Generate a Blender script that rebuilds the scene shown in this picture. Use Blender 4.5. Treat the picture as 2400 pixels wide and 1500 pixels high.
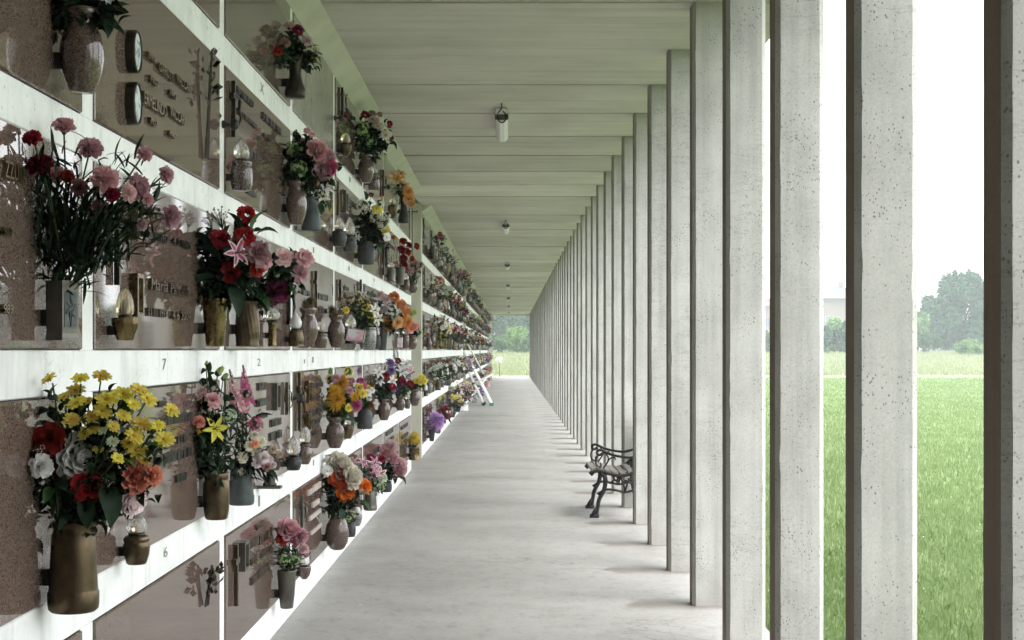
import bpy, math, random
import numpy as np
from mathutils import Vector, Matrix, Euler
R = math.radians
random.seed(11)
for o in list(bpy.data.objects):
    bpy.data.objects.remove(o)
S = bpy.context.scene
C = S.collection

# ------------------------------------------------------------------ camera
EYE = 1.55
HAZE = 0.0011
FPX, VX, VY = 3500.0, 1196.0, 821.0          # focal length and vanishing point in photo pixels (2400 wide)
cam = bpy.data.cameras.new('camera')
cam.sensor_width = 36.0
cam.sensor_fit = 'HORIZONTAL'
cam.lens = FPX / 2400 * 36
cam.shift_x = (1200 - VX) / 2400
cam.shift_y = (VY - 750) / 2400
cam.clip_start = 0.05
cam.clip_end = 3000
camo = bpy.data.objects.new('camera', cam)
C.objects.link(camo)
camo.location = (0, 0, EYE)
camo.rotation_euler = (R(90), 0, 0)
S.camera = camo

# ------------------------------------------------------------------ sky, sun, exposure
SUN_EL, SUN_AZ = 52, 128                      # degrees; azimuth clockwise from +Y (corridor axis)
w = bpy.data.worlds.new('World')
S.world = w
w.use_nodes = True
nt = w.node_tree
bg = nt.nodes['Background']
sky = nt.nodes.new('ShaderNodeTexSky')
sky.sky_type = 'NISHITA'
sky.sun_disc = False
sky.sun_elevation = R(SUN_EL)
sky.sun_rotation = R(SUN_AZ)
sky.dust_density = 4.0
mixw = nt.nodes.new('ShaderNodeMix')
mixw.data_type = 'RGBA'
mixw.inputs[0].default_value = 0.88           # closed cloud deck over the clear sky
mixw.inputs[7].default_value = (9.4, 9.6, 9.8, 1)
nt.links.new(sky.outputs[0], mixw.inputs[6])
nt.links.new(mixw.outputs[2], bg.inputs[0])
bg.inputs[1].default_value = 0.14
sun = bpy.data.lights.new('sun', 'SUN')
sun.energy = 0.9
sun.angle = R(35)
sun.color = (1.0, 0.97, 0.93)
suno = bpy.data.objects.new('sun', sun)
C.objects.link(suno)
az, el = R(SUN_AZ), R(SUN_EL)
dv = Vector((math.sin(az) * math.cos(el), math.cos(az) * math.cos(el), math.sin(el)))
suno.rotation_euler = (-dv).to_track_quat('-Z', 'Y').to_euler()
suno.location = (20, -10, 30)
S.view_settings.view_transform = 'Standard'
S.view_settings.look = 'None'
S.view_settings.gamma = 1
S.view_settings.use_curve_mapping = False
S.view_settings.exposure = 1.75
cy = S.cycles
cy.use_denoising = True
try:
    cy.denoiser = 'OPENIMAGEDENOISE'
except Exception:
    pass
cy.max_bounces = 7
cy.diffuse_bounces = 4
cy.glossy_bounces = 4
cy.transmission_bounces = 6
cy.volume_bounces = 1
cy.transparent_max_bounces = 8
cy.caustics_reflective = False
cy.caustics_refractive = False
cy.sample_clamp_indirect = 6
cy.use_adaptive_sampling = True
cy.adaptive_threshold = 0.03

# ------------------------------------------------------------------ materials
MATS = {}
def mat(name, col, rough=0.6, metal=0.0, spec=0.5, coat=0.0, trans=0.0, ior=1.45):
    m = bpy.data.materials.new(name)
    m.use_nodes = True
    b = m.node_tree.nodes['Principled BSDF']
    b.inputs['Base Color'].default_value = (*col, 1)
    b.inputs['Roughness'].default_value = rough
    b.inputs['Metallic'].default_value = metal
    b.inputs['Specular IOR Level'].default_value = spec
    b.inputs['Coat Weight'].default_value = coat
    b.inputs['Coat Roughness'].default_value = 0.08
    b.inputs['Transmission Weight'].default_value = trans
    b.inputs['IOR'].default_value = ior
    MATS[name] = m
    return m
class NT:
    def __init__(s, m):
        s.t = m.node_tree
        s.b = s.t.nodes['Principled BSDF']
        s.pos = s.t.nodes.new('ShaderNodeNewGeometry').outputs['Position']
    def n(s, t, **k):
        nd = s.t.nodes.new(t)
        for a, v in k.items():
            setattr(nd, a, v)
        return nd
    def l(s, a, b):
        s.t.links.new(a, b)
    def map(s, scale=(1, 1, 1), loc=(0, 0, 0)):
        m = s.n('ShaderNodeMapping')
        m.inputs['Scale'].default_value = scale
        m.inputs['Location'].default_value = loc
        s.l(s.pos, m.inputs['Vector'])
        return m.outputs[0]
    def noise(s, scale, detail=4, rough=0.55, vec=None, dist=0):
        k = s.n('ShaderNodeTexNoise')
        k.inputs['Scale'].default_value = scale
        k.inputs['Detail'].default_value = detail
        k.inputs['Roughness'].default_value = rough
        k.inputs['Distortion'].default_value = dist
        s.l(vec if vec is not None else s.pos, k.inputs['Vector'])
        return k.outputs['Fac']
    def vor(s, scale, vec=None, feature='F1', out='Distance', rnd=1):
        k = s.n('ShaderNodeTexVoronoi', feature=feature)
        k.inputs['Scale'].default_value = scale
        k.inputs['Randomness'].default_value = rnd
        s.l(vec if vec is not None else s.pos, k.inputs['Vector'])
        return k.outputs[out]
    def ramp(s, fac, stops):
        k = s.n('ShaderNodeValToRGB')
        e = k.color_ramp.elements
        while len(e) < len(stops):
            e.new(0.5)
        for i, (p, c) in enumerate(stops):
            e[i].position = p
            e[i].color = (c, c, c, 1) if isinstance(c, (int, float)) else (*c, 1)
        s.l(fac, k.inputs[0])
        return k.outputs[0]
    def mix(s, fac, a, b, bt='MIX'):
        k = s.n('ShaderNodeMix', data_type='RGBA', blend_type=bt)
        for i, v in ((0, fac), (6, a), (7, b)):
            if isinstance(v, (int, float)):
                k.inputs[i].default_value = v if i == 0 else (v, v, v, 1)
            elif isinstance(v, tuple):
                k.inputs[i].default_value = (*v, 1)
            else:
                s.l(v, k.inputs[i])
        return k.outputs[2]
    def math(s, op, a, b=0.0):
        k = s.n('ShaderNodeMath', operation=op)
        for i, v in ((0, a), (1, b)):
            if isinstance(v, (int, float)):
                k.inputs[i].default_value = v
            else:
                s.l(v, k.inputs[i])
        return k.outputs[0]
    def bump(s, h, strength=0.3, dist=0.01):
        k = s.n('ShaderNodeBump')
        k.inputs['Strength'].default_value = strength
        k.inputs['Distance'].default_value = dist
        s.l(h, k.inputs['Height'])
        s.l(k.outputs[0], s.b.inputs['Normal'])
    def col(s, c):
        s.l(c, s.b.inputs['Base Color'])
    def rough(s, c):
        s.l(c, s.b.inputs['Roughness'])

def granite(name, a, b, c, scale=150, rough=0.05):
    m = mat(name, a, rough, spec=0.55)
    m.node_tree.nodes['Principled BSDF'].inputs['IOR'].default_value = 1.55
    t = NT(m)
    v = t.n('ShaderNodeTexVoronoi')
    v.inputs['Scale'].default_value = scale
    t.l(t.pos, v.inputs['Vector'])
    sep = t.n('ShaderNodeSeparateColor')
    t.l(v.outputs['Color'], sep.inputs[0])
    cc = t.ramp(sep.outputs[0], [(0.0, c), (0.22, c), (0.3, a), (0.62, a), (0.75, b), (1.0, b)])
    n = t.noise(3.0, 3)
    t.col(t.mix(0.35, cc, t.mix(n, 0.75, 1.2), 'MULTIPLY'))
    return m
granite('granite', (0.128, 0.089, 0.072), (0.175, 0.128, 0.107), (0.062, 0.042, 0.033), 330, 0.045)
granite('granite_green', (0.145, 0.118, 0.096), (0.20, 0.165, 0.14), (0.065, 0.05, 0.04), 300, 0.06)
granite('granite_vase', (0.095, 0.060, 0.050), (0.15, 0.105, 0.09), (0.04, 0.026, 0.022), 300, 0.10)
granite('granite_dark', (0.07, 0.05, 0.045), (0.15, 0.11, 0.10), (0.02, 0.015, 0.015), 200, 0.18)
granite('granite_grey', (0.17, 0.165, 0.16), (0.26, 0.25, 0.245), (0.06, 0.06, 0.06), 200, 0.2)

m = mat('marble', (0.3, 0.3, 0.26), 0.2)
t = NT(m)
n1 = t.noise(2.2, 8, 0.65, dist=1.5)
crk = t.ramp(t.math('ABSOLUTE', t.math('SUBTRACT', n1, 0.5)), [(0, 0.35), (0.025, 1.0)])
n2 = t.ramp(t.noise(1.3, 3), [(0.3, (0.20, 0.20, 0.165)), (0.7, (0.36, 0.36, 0.31))])
t.col(t.mix(1.0, n2, crk, 'MULTIPLY'))

m = mat('plaster', (0.8, 0.8, 0.79), 0.7, spec=0.3)
t = NT(m)
st = t.ramp(t.noise(2.3, 7, 0.7), [(0.30, (0.66, 0.67, 0.65)), (0.52, (0.82, 0.825, 0.82))])
pits = t.ramp(t.noise(34, 6, 0.75), [(0.33, 0.5), (0.40, 1.0)])
zone = t.ramp(t.noise(0.9, 3), [(0.42, 0.0), (0.62, 1.0)])
drip = t.ramp(t.noise(1.0, 5, 0.6, t.map((9, 9, 1.2))), [(0.30, 0.80), (0.46, 1.0)])
hair = t.noise(2.6, 8, 0.66, dist=0.5)
hair = t.ramp(t.math('ABSOLUTE', t.math('SUBTRACT', hair, 0.5)), [(0, 0.6), (0.006, 1.0)])
st = t.mix(1.0, t.mix(1.0, st, drip, 'MULTIPLY'), t.mix(zone, 1.0, hair), 'MULTIPLY')
t.col(t.mix(1.0, st, t.mix(zone, 1.0, pits), 'MULTIPLY'))
t.bump(t.noise(26, 6, 0.7), 0.25, 0.006)

m = mat('ceiling_concrete', (0.47, 0.49, 0.39), 0.85, spec=0.2)
t = NT(m)
bands = t.noise(1.0, 8, 0.68, t.map((0.55, 9.0, 1.0)))
c1 = t.ramp(bands, [(0.28, (0.50, 0.476, 0.436)), (0.48, (0.61, 0.58, 0.538)), (0.72, (0.665, 0.64, 0.60))])
n3 = t.ramp(t.noise(1.1, 4), [(0.3, 0.86), (0.6, 1.03)])
pin = t.ramp(t.vor(9.0, t.map((1, 1.3, 1))), [(0.0, 0.5), (0.022, 1.0)])
oi = t.n('ShaderNodeObjectInfo')
c1 = t.mix(1.0, c1, t.ramp(oi.outputs['Random'], [(0, 0.86), (1, 1.06)]), 'MULTIPLY')
t.col(t.mix(1.0, t.mix(1.0, c1, n3, 'MULTIPLY'), pin, 'MULTIPLY'))
t.bump(t.noise(1.0, 6, 0.6, t.map((2.0, 40.0, 1.0))), 0.35, 0.008)

m = mat('floor_concrete', (0.55, 0.535, 0.53), 0.62, spec=0.35)
t = NT(m)
fa = t.ramp(t.noise(0.55, 6, 0.62), [(0.28, (0.285, 0.278, 0.264)), (0.5, (0.352, 0.345, 0.33)), (0.72, (0.40, 0.393, 0.378))])
sw = t.ramp(t.noise(1.3, 9, 0.74, t.map((1.0, 1.0, 1))), [(0.34, 0.86), (0.5, 1.0), (0.68, 1.04)])
fine = t.mix(1.0, t.ramp(t.noise(30, 6, 0.75), [(0.3, 0.86), (0.7, 1.08)]), t.ramp(t.noise(11, 9, 0.82, t.map((1, 0.6, 1))), [(0.40, 0.80), (0.47, 1.0)]), 'MULTIPLY')
nc = t.noise(0.8, 8, 0.62, t.map((0.7, 1.6, 1)), dist=0.6)
crk = t.ramp(t.math('ABSOLUTE', t.math('SUBTRACT', nc, 0.46)), [(0, 0.55), (0.006, 1.0)])
crk = t.mix(t.ramp(t.noise(0.35, 2), [(0.5, 0.0), (0.6, 1.0)]), 1.0, crk)
spots = t.mix(1.0, t.ramp(t.vor(3.1), [(0.0, 0.4), (0.016, 1.0)]), t.ramp(t.vor(1.3), [(0.0, 1.5), (0.012, 1.0)]), 'MULTIPLY')
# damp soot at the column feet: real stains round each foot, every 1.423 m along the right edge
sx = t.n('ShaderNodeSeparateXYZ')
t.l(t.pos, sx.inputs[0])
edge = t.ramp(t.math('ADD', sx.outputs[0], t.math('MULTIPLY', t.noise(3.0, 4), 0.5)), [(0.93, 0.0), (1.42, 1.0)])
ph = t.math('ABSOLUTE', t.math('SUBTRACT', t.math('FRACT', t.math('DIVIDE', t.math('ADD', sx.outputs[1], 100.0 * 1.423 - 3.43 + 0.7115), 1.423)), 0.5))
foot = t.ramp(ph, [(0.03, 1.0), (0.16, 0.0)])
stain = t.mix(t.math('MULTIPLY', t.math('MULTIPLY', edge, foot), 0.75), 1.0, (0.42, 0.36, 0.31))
c = fa
for k in (sw, fine, crk, spots, stain):
    c = t.mix(1.0, c, k, 'MULTIPLY')
t.col(c)
t.bump(t.noise(9, 7, 0.65, t.map((1, 1.5, 1))), 0.2, 0.008)
t.rough(t.ramp(t.noise(1.4, 4), [(0.3, 0.45), (0.7, 0.75)]))

def concrete(name, lo, hi, holes=True):
    m = mat(name, lo, 0.8, spec=0.25)
    t = NT(m)
    oi = t.n('ShaderNodeObjectInfo')
    sh = t.n('ShaderNodeVectorMath', operation='MULTIPLY_ADD')
    cx = t.n('ShaderNodeCombineXYZ')
    t.l(oi.outputs['Random'], cx.inputs[2])
    t.l(cx.outputs[0], sh.inputs[0])
    sh.inputs[1].default_value = (0, 0, 37.0)
    t.l(t.pos, sh.inputs[2])
    t.pos = sh.outputs[0]
    base = t.ramp(t.noise(1.6, 6, 0.62), [(0.3, lo), (0.7, hi)])
    cloud = t.ramp(t.noise(5.0, 5, 0.6, t.map((1, 1, 0.5))), [(0.3, 0.86), (0.6, 1.04)])
    fine = t.ramp(t.noise(120, 3), [(0.3, 0.9), (0.7, 1.06)])
    # air holes of many sizes, sparse
    streak = t.ramp(t.noise(1.0, 6, 0.65, t.map((14, 14, 0.5))), [(0.32, 0.82), (0.52, 1.0), (0.7, 1.04)])
    base = t.mix(1.0, base, streak, 'MULTIPLY')
    d1 = t.vor(52.0, t.map((1, 1, 0.8)))
    n = t.noise(7.0, 2)
    th = t.ramp(n, [(0.38, 0.0), (0.68, 0.20)])
    hole = t.math('LESS_THAN', d1, th)
    d2 = t.vor(85.0, t.map((1, 1, 0.7)))
    hole2 = t.math('LESS_THAN', d2, t.ramp(t.noise(6, 3), [(0.34, 0.05), (0.70, 0.26)]))
    h = t.math('MAXIMUM', hole, hole2)
    # fine level cracks
    nc = t.noise(3.5, 7, 0.7, t.map((0.5, 0.5, 2.6)), dist=0.4)
    crk = t.ramp(t.math('ABSOLUTE', t.math('SUBTRACT', nc, 0.5)), [(0, 1.0), (0.008, 0.0)])
    crk = t.math('MULTIPLY', crk, t.ramp(t.noise(1.3, 2), [(0.48, 0.0), (0.62, 0.6)]))
    dark = t.math('MAXIMUM', t.math('MULTIPLY', h, 0.75), crk)
    c = t.mix(1.0, t.mix(1.0, base, cloud, 'MULTIPLY'), fine, 'MULTIPLY')
    c = t.mix(dark, c, (0.13, 0.125, 0.12))
    # damp rise and patched render at the foot
    g = t.n('ShaderNodeNewGeometry')
    sz = t.n('ShaderNodeSeparateXYZ')
    t.l(g.outputs['Position'], sz.inputs[0])
    zz = t.math('ADD', t.math('ADD', sz.outputs[2], 0.40), t.math('MULTIPLY', t.noise(6, 5, 0.6), -0.75))
    c = t.mix(t.math('MULTIPLY', t.ramp(zz, [(0.0, 1.0), (0.22, 0.0)]), 0.6), c, (0.36, 0.345, 0.31))
    patch = t.ramp(t.math('ADD', t.math('ADD', sz.outputs[2], 0.5), t.math('MULTIPLY', t.noise(4.2, 4), -0.5)), [(0.20, 0.8), (0.215, 0.0)])
    c = t.mix(patch, c, (0.46, 0.44, 0.40))
    top = t.ramp(t.math('SUBTRACT', 3.96, t.math('ADD', sz.outputs[2], t.math('MULTIPLY', t.noise(5, 4), 0.35))), [(0.10, 0.5), (0.42, 0.0)])  # algae green plus shade put into the colour below the ceiling
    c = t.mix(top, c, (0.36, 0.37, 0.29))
    t.col(c)
    hh = t.math('SUBTRACT', t.math('MULTIPLY', t.noise(40, 5), 0.25), h)
    t.bump(hh, 0.5, 0.004)
    return m
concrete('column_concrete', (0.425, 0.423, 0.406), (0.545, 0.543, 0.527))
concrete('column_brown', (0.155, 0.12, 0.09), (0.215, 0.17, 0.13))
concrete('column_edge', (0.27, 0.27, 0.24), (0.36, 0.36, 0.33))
m = mat('pilaster_paint', (0.50, 0.49, 0.42), 0.8, spec=0.2)
t = NT(m)
t.col(t.ramp(t.noise(2.0, 5), [(0.3, (0.45, 0.44, 0.375)), (0.7, (0.54, 0.53, 0.455))]))
m = mat('cornice_paint', (0.55, 0.60, 0.49), 0.8, spec=0.2)
t = NT(m)
t.col(t.ramp(t.noise(3.0, 6, 0.65), [(0.3, (0.50, 0.495, 0.43)), (0.65, (0.60, 0.595, 0.525))]))

def metalmat(name, a, b, rough, metal=0.85, sc=14):
    m = mat(name, a, rough, metal)
    t = NT(m)
    t.col(t.ramp(t.noise(sc, 5, 0.6), [(0.3, a), (0.7, b)]))
    t.rough(t.ramp(t.noise(sc * 1.7, 4), [(0.3, rough * 0.8), (0.7, min(1, rough * 1.35))]))
    return m
metalmat('bronze', (0.05, 0.036, 0.022), (0.125, 0.088, 0.052), 0.33)
metalmat('bronze_dark', (0.022, 0.019, 0.014), (0.055, 0.046, 0.034), 0.4, 0.7)
metalmat('brass', (0.095, 0.067, 0.03), (0.19, 0.135, 0.062), 0.25, 0.9)
metalmat('pewter', (0.035, 0.037, 0.037), (0.07, 0.073, 0.073), 0.48, 0.45)
metalmat('verdigris', (0.045, 0.055, 0.056), (0.085, 0.10, 0.10), 0.5, 0.4)
metalmat('grey_bronze', (0.085, 0.08, 0.068), (0.16, 0.15, 0.13), 0.36, 0.75)
metalmat('cast_iron', (0.009, 0.009, 0.0095), (0.02, 0.019, 0.0185), 0.5, 0.2, 30)
metalmat('aluminium', (0.74, 0.75, 0.76), (0.86, 0.87, 0.88), 0.45, 0.15)
mat('letter_bronze', (0.12, 0.09, 0.06), 0.35, 0.8)
mat('letter_black', (0.045, 0.04, 0.036), 0.4, 0.6)
mat('letter_gold', (0.17, 0.13, 0.075), 0.35, 0.85)
mat('letter_pale', (0.62, 0.55, 0.5), 0.6)
mat('paint_mark', (0.22, 0.21, 0.2), 0.8)
mat('black', (0.012, 0.011, 0.011), 0.45)
mat('silver', (0.62, 0.62, 0.62), 0.25, 0.9)
mat('glass', (0.97, 0.97, 0.95), 0.06, trans=0.82, ior=1.45)
mat('amber_glass', (1.0, 0.86, 0.6), 0.05, trans=0.85, ior=1.45)
mat('white_glass', (0.86, 0.86, 0.85), 0.15, trans=0.3)
mat('white_plastic', (0.78, 0.78, 0.77), 0.35)
mat('rubber', (0.03, 0.03, 0.03), 0.7)
mat('green_cap', (0.05, 0.25, 0.17), 0.5)
mat('terracotta', (0.50, 0.27, 0.27), 0.7)
m = mat('photo_print', (0.6, 0.65, 0.7), 0.15)
t = NT(m)
t.col(t.ramp(t.noise(38, 2), [(0.35, (0.16, 0.20, 0.25)), (0.55, (0.62, 0.68, 0.72)), (0.7, (0.75, 0.74, 0.72))]))
m = mat('card_print', (0.75, 0.75, 0.77), 0.3)
t = NT(m)
t.col(t.ramp(t.noise(18, 2), [(0.42, (0.70, 0.72, 0.75)), (0.58, (0.78, 0.36, 0.48))]))
m = mat('bench_wood', (0.23, 0.205, 0.19), 0.6)
t = NT(m)
t.col(t.ramp(t.noise(6, 6, 0.6, t.map((14, 0.8, 14))), [(0.3, (0.17, 0.15, 0.14)), (0.7, (0.30, 0.275, 0.26))]))

PETALS = dict(red=(0.36, 0.016, 0.016), darkred=(0.17, 0.006, 0.010), crimson=(0.30, 0.02, 0.055), pink=(0.64, 0.38, 0.42),
    ltpink=(0.78, 0.57, 0.58), hotpink=(0.58, 0.13, 0.28), white=(0.88, 0.87, 0.86), cream=(0.84, 0.80, 0.68), blush=(0.88, 0.78, 0.80),
    yellow=(0.80, 0.68, 0.13), gold=(0.70, 0.40, 0.05), orange=(0.72, 0.32, 0.10), burnt=(0.62, 0.13, 0.02), coral=(0.80, 0.36, 0.24),
    peach=(0.80, 0.48, 0.26), purple=(0.34, 0.21, 0.48), lilac=(0.58, 0.38, 0.68), dusty=(0.40, 0.22, 0.23), salmon=(0.72, 0.30, 0.28),
    lime=(0.56, 0.66, 0.28), brown=(0.16, 0.10, 0.05), celadon=(0.52, 0.60, 0.44), fawn=(0.62, 0.50, 0.40), plum=(0.20, 0.03, 0.10), palegreen=(0.42, 0.55, 0.25))
def petal_mat(cn):
    k = 'petal_' + cn
    if k in MATS:
        return MATS[k]
    c = PETALS[cn]
    m = mat(k, c, 0.6, spec=0.25)
    b = m.node_tree.nodes['Principled BSDF']
    t = NT(m)
    oi = t.n('ShaderNodeObjectInfo')
    v = t.n('ShaderNodeHueSaturation')
    v.inputs['Color'].default_value = (*c, 1)
    t.l(t.ramp(oi.outputs['Random'], [(0, 0.8), (1, 1.18)]), v.inputs['Value'])
    t.l(t.ramp(oi.outputs['Random'], [(0, 0.485), (1, 0.515)]), v.inputs['Hue'])
    t.col(t.mix(1.0, v.outputs[0], t.ramp(t.noise(90, 3), [(0.3, 0.82), (0.7, 1.12)]), 'MULTIPLY'))
    tr = t.n('ShaderNodeBsdfTranslucent')
    t.l(v.outputs[0], tr.inputs[0])
    ms = t.n('ShaderNodeMixShader')
    ms.inputs[0].default_value = 0.36
    t.l(b.outputs[0], ms.inputs[1])
    t.l(tr.outputs[0], ms.inputs[2])
    t.l(ms.outputs[0], t.t.nodes['Material Output'].inputs[0])
    return m
def leafmat(name, a, b, rough=0.5, trans=0.25, sc=24):
    m = mat(name, a, rough, spec=0.2)
    t = NT(m)
    oi = t.n('ShaderNodeObjectInfo')
    cc = t.ramp(t.noise(sc, 5, 0.65), [(0.3, a), (0.7, b)])
    v = t.n('ShaderNodeHueSaturation')
    t.l(cc, v.inputs['Color'])
    t.l(t.ramp(oi.outputs['Random'], [(0, 0.75), (1, 1.25)]), v.inputs['Value'])
    t.col(v.outputs[0])
    tr = t.n('ShaderNodeBsdfTranslucent')
    t.l(v.outputs[0], tr.inputs[0])
    ms = t.n('ShaderNodeMixShader')
    ms.inputs[0].default_value = trans
    t.l(t.b.outputs[0], ms.inputs[1])
    t.l(tr.outputs[0], ms.inputs[2])
    t.l(ms.outputs[0], t.t.nodes['Material Output'].inputs[0])
leafmat('leaf_dark', (0.005, 0.016, 0.007), (0.016, 0.036, 0.015), 0.55, 0.08)
leafmat('leaf_mid', (0.015, 0.045, 0.014), (0.04, 0.085, 0.026), 0.5, 0.15)
leafmat('leaf_light', (0.07, 0.15, 0.03), (0.13, 0.22, 0.05), 0.5, 0.3)
leafmat('leaf_blue', (0.03, 0.075, 0.055), (0.07, 0.13, 0.095), 0.5, 0.2)
leafmat('leaf_dry', (0.14, 0.10, 0.05), (0.26, 0.20, 0.10), 0.7, 0.2)
leafmat('stem', (0.025, 0.05, 0.018), (0.06, 0.09, 0.03), 0.55, 0.05)
leafmat('tree_dark', (0.022, 0.055, 0.025), (0.05, 0.10, 0.045), 0.6, 0.2)
leafmat('tree_mid', (0.05, 0.10, 0.04), (0.09, 0.155, 0.06), 0.6, 0.25)
leafmat('tree_light', (0.10, 0.19, 0.06), (0.17, 0.27, 0.09), 0.6, 0.3)
mat('bark', (0.09, 0.07, 0.055), 0.9)
leafmat('grass_blade', (0.155, 0.225, 0.085), (0.24, 0.305, 0.14), 0.75, 0.45, 0.7)
leafmat('clover', (0.12, 0.20, 0.06), (0.19, 0.27, 0.10), 0.65, 0.35, 2.5)
leafmat('tall_grass', (0.19, 0.225, 0.115), (0.26, 0.28, 0.165), 0.6, 0.35, 0.4)
m = mat('meadow', (0.08, 0.17, 0.04), 0.9, spec=0.1)
t = NT(m)
near = t.ramp(t.noise(0.35, 6, 0.65), [(0.3, (0.14, 0.205, 0.08)), (0.7, (0.21, 0.275, 0.125))])
far = t.ramp(t.noise(0.12, 6, 0.65, t.map((1, 0.4, 1))), [(0.3, (0.19, 0.225, 0.115)), (0.7, (0.26, 0.28, 0.165))])
sp = t.n('ShaderNodeSeparateXYZ')
t.l(t.pos, sp.inputs[0])
k = t.ramp(t.math('DIVIDE', t.math('ADD', sp.outputs[1], t.math('MULTIPLY', t.noise(0.1, 4), 14.0)), 200.0), [(0.44, 0.0), (0.50, 1.0)])
t.col(t.mix(1.0, t.mix(k, near, far), t.ramp(t.noise(4, 5, 0.7), [(0.3, 0.75), (0.7, 1.2)]), 'MULTIPLY'))
t.bump(t.noise(7, 6, 0.75), 0.6, 0.08)
m = mat('gravel_path', (0.34, 0.34, 0.27), 0.9)
mat('house_wall', (0.17, 0.135, 0.115), 0.85)
mat('house_wall_pink', (0.22, 0.14, 0.115), 0.85)
mat('house_trim', (0.22, 0.22, 0.225), 0.8)
mat('roof_grey', (0.09, 0.088, 0.092), 0.8)
mat('roof_red', (0.16, 0.055, 0.04), 0.8)
mat('window_glass', (0.10, 0.12, 0.15), 0.08)

# ------------------------------------------------------------------ geometry helpers
class MB:
    def __init__(s):
        s.v, s.f, s.m = [], [], []
    def add(s, v, f, mi=0):
        o = len(s.v)
        s.v += [tuple(p) for p in v]
        s.f += [tuple(i + o for i in q) for q in f]
        s.m += [mi] * len(f)
        return s
    def box(s, x0, x1, y0, y1, z0, z1, mi=0):
        v = [(x0, y0, z0), (x1, y0, z0), (x1, y1, z0), (x0, y1, z0), (x0, y0, z1), (x1, y0, z1), (x1, y1, z1), (x0, y1, z1)]
        return s.add(v, [(0, 3, 2, 1), (4, 5, 6, 7), (0, 1, 5, 4), (1, 2, 6, 5), (2, 3, 7, 6), (3, 0, 4, 7)], mi)
    def tube(s, pts, rad, seg=6, mi=0, flat=1.0):
        pts = [Vector(p) for p in pts]
        n = len(pts)
        rr = rad if isinstance(rad, (list, tuple)) else [rad] * n
        v, f = [], []
        up = None
        for i, p in enumerate(pts):
            d = (pts[min(i + 1, n - 1)] - pts[max(i - 1, 0)])
            if d.length < 1e-9:
                d = Vector((0, 0, 1))
            d.normalize()
            if up is None:
                up = d.orthogonal().normalized()
            up = (up - d * up.dot(d))
            up = up.normalized() if up.length > 1e-6 else d.orthogonal().normalized()
            sd = d.cross(up)
            for j in range(seg):
                a = 2 * math.pi * j / seg
                v.append(p + up * (math.cos(a) * rr[i]) + sd * (math.sin(a) * rr[i] * flat))
        for i in range(n - 1):
            for j in range(seg):
                k = (j + 1) % seg
                f.append((i * seg + j, i * seg + k, (i + 1) * seg + k, (i + 1) * seg + j))
        f.append(tuple(range(seg - 1, -1, -1)))
        f.append(tuple((n - 1) * seg + j for j in range(seg)))
        return s.add(v, f, mi)
    def lathe(s, prof, seg=20, mi=0, mod=None):
        v, f = [], []
        for (r, z) in prof:
            for j in range(seg):
                a = 2 * math.pi * j / seg
                q = r * (mod(a, z) if mod else 1)
                v.append((q * math.cos(a), q * math.sin(a), z))
        for i in range(len(prof) - 1):
            for j in range(seg):
                k = (j + 1) % seg
                f.append((i * seg + j, i * seg + k, (i + 1) * seg + k, (i + 1) * seg + j))
        return s.add(v, f, mi)
    def mesh(s, name, mats, smooth=False):
        me = bpy.data.meshes.new(name)
        me.from_pydata(s.v, [], s.f)
        for q in mats:
            me.materials.append(MATS[q] if isinstance(q, str) else q)
        if len(mats) > 1:
            me.polygons.foreach_set('material_index', s.m)
        if smooth:
            me.polygons.foreach_set('use_smooth', [True] * len(s.f))
        me.update()
        return me
def ob(name, me, parent=None, loc=(0, 0, 0), rot=(0, 0, 0), scale=(1, 1, 1)):
    o = bpy.data.objects.new(name, me)
    C.objects.link(o)
    o.location = loc
    if isinstance(rot, Euler) or len(rot) == 3:
        o.rotation_euler = rot
    o.scale = scale if not isinstance(scale, (int, float)) else (scale,) * 3
    o.parent = parent
    return o
def tag(o, label, cat, group=None):
    o['label'] = label
    o['category'] = cat
    if group:
        o['group'] = group
    return o
def struct(o):
    o['kind'] = 'structure'
    return o
def thing(name, label, cat, loc=(0, 0, 0), group=None):
    o = ob(name, None, None, loc)
    o.empty_display_size = 0.05
    o['kind'] = 'thing'
    return tag(o, label, cat, group)
def PX(px, py, Y):
    """photo pixel + distance along the corridor -> place in metres"""
    return Vector(((px - VX) * Y / FPX, Y, EYE - (py - VY) * Y / FPX))
# ------------------------------------------------------------------ the place: main dimensions
XL, XR, XRO = 1.287, 1.105, 1.307            # niche wall face (left), column faces (right, inner and outer)
ZC = 3.66                                    # ceiling
Y0, Y1 = -9.5, 86.2                          # the arcade's two open ends
PITCH = 1.423                                # columns
COLK = range(-1, 59)
def col_y(k):
    return 3.35 + PITCH * k
ROWS = [(0.17, 0.715), (0.85, 1.422), (1.55, 2.135), (2.257, 2.835), (2.965, 3.553)]   # slab bottom / top, row by row
ROWN = ['bottom row', 'second row up', 'middle row', 'fourth row up', 'top row']
SP = 2.11                                    # slab pitch along the wall
SECT = [(4.535 - 5 * SP, 12), (21.68, 9), (43.1, 9), (64.4, 9)]                        # section start, slabs
# ground: one sheet to the horizon
g = MB()
GY = [-400, 40, 88] + [92 + 5 * i for i in range(16)] + [190, 300, 600, 1500]
def ground_z(y):
    """level by the arcade, a gentle rise to the wood's edge"""
    u = min(1.0, max(0.0, (y - 92) / 62))
    return -0.06 + 1.28 * u * u * (3 - 2 * u)
for i in range(len(GY) - 1):
    a, b = GY[i], GY[i + 1]
    g.v += [(-900, a, ground_z(a)), (900, a, ground_z(a))]
    g.f.append((2 * i, 2 * i + 1, 2 * i + 3, 2 * i + 2))
    g.m.append(0)
g.v += [(-900, GY[-1], ground_z(GY[-1])), (900, GY[-1], ground_z(GY[-1]))]
struct(ob('ground', g.mesh('ground', ['meadow'])))
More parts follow.
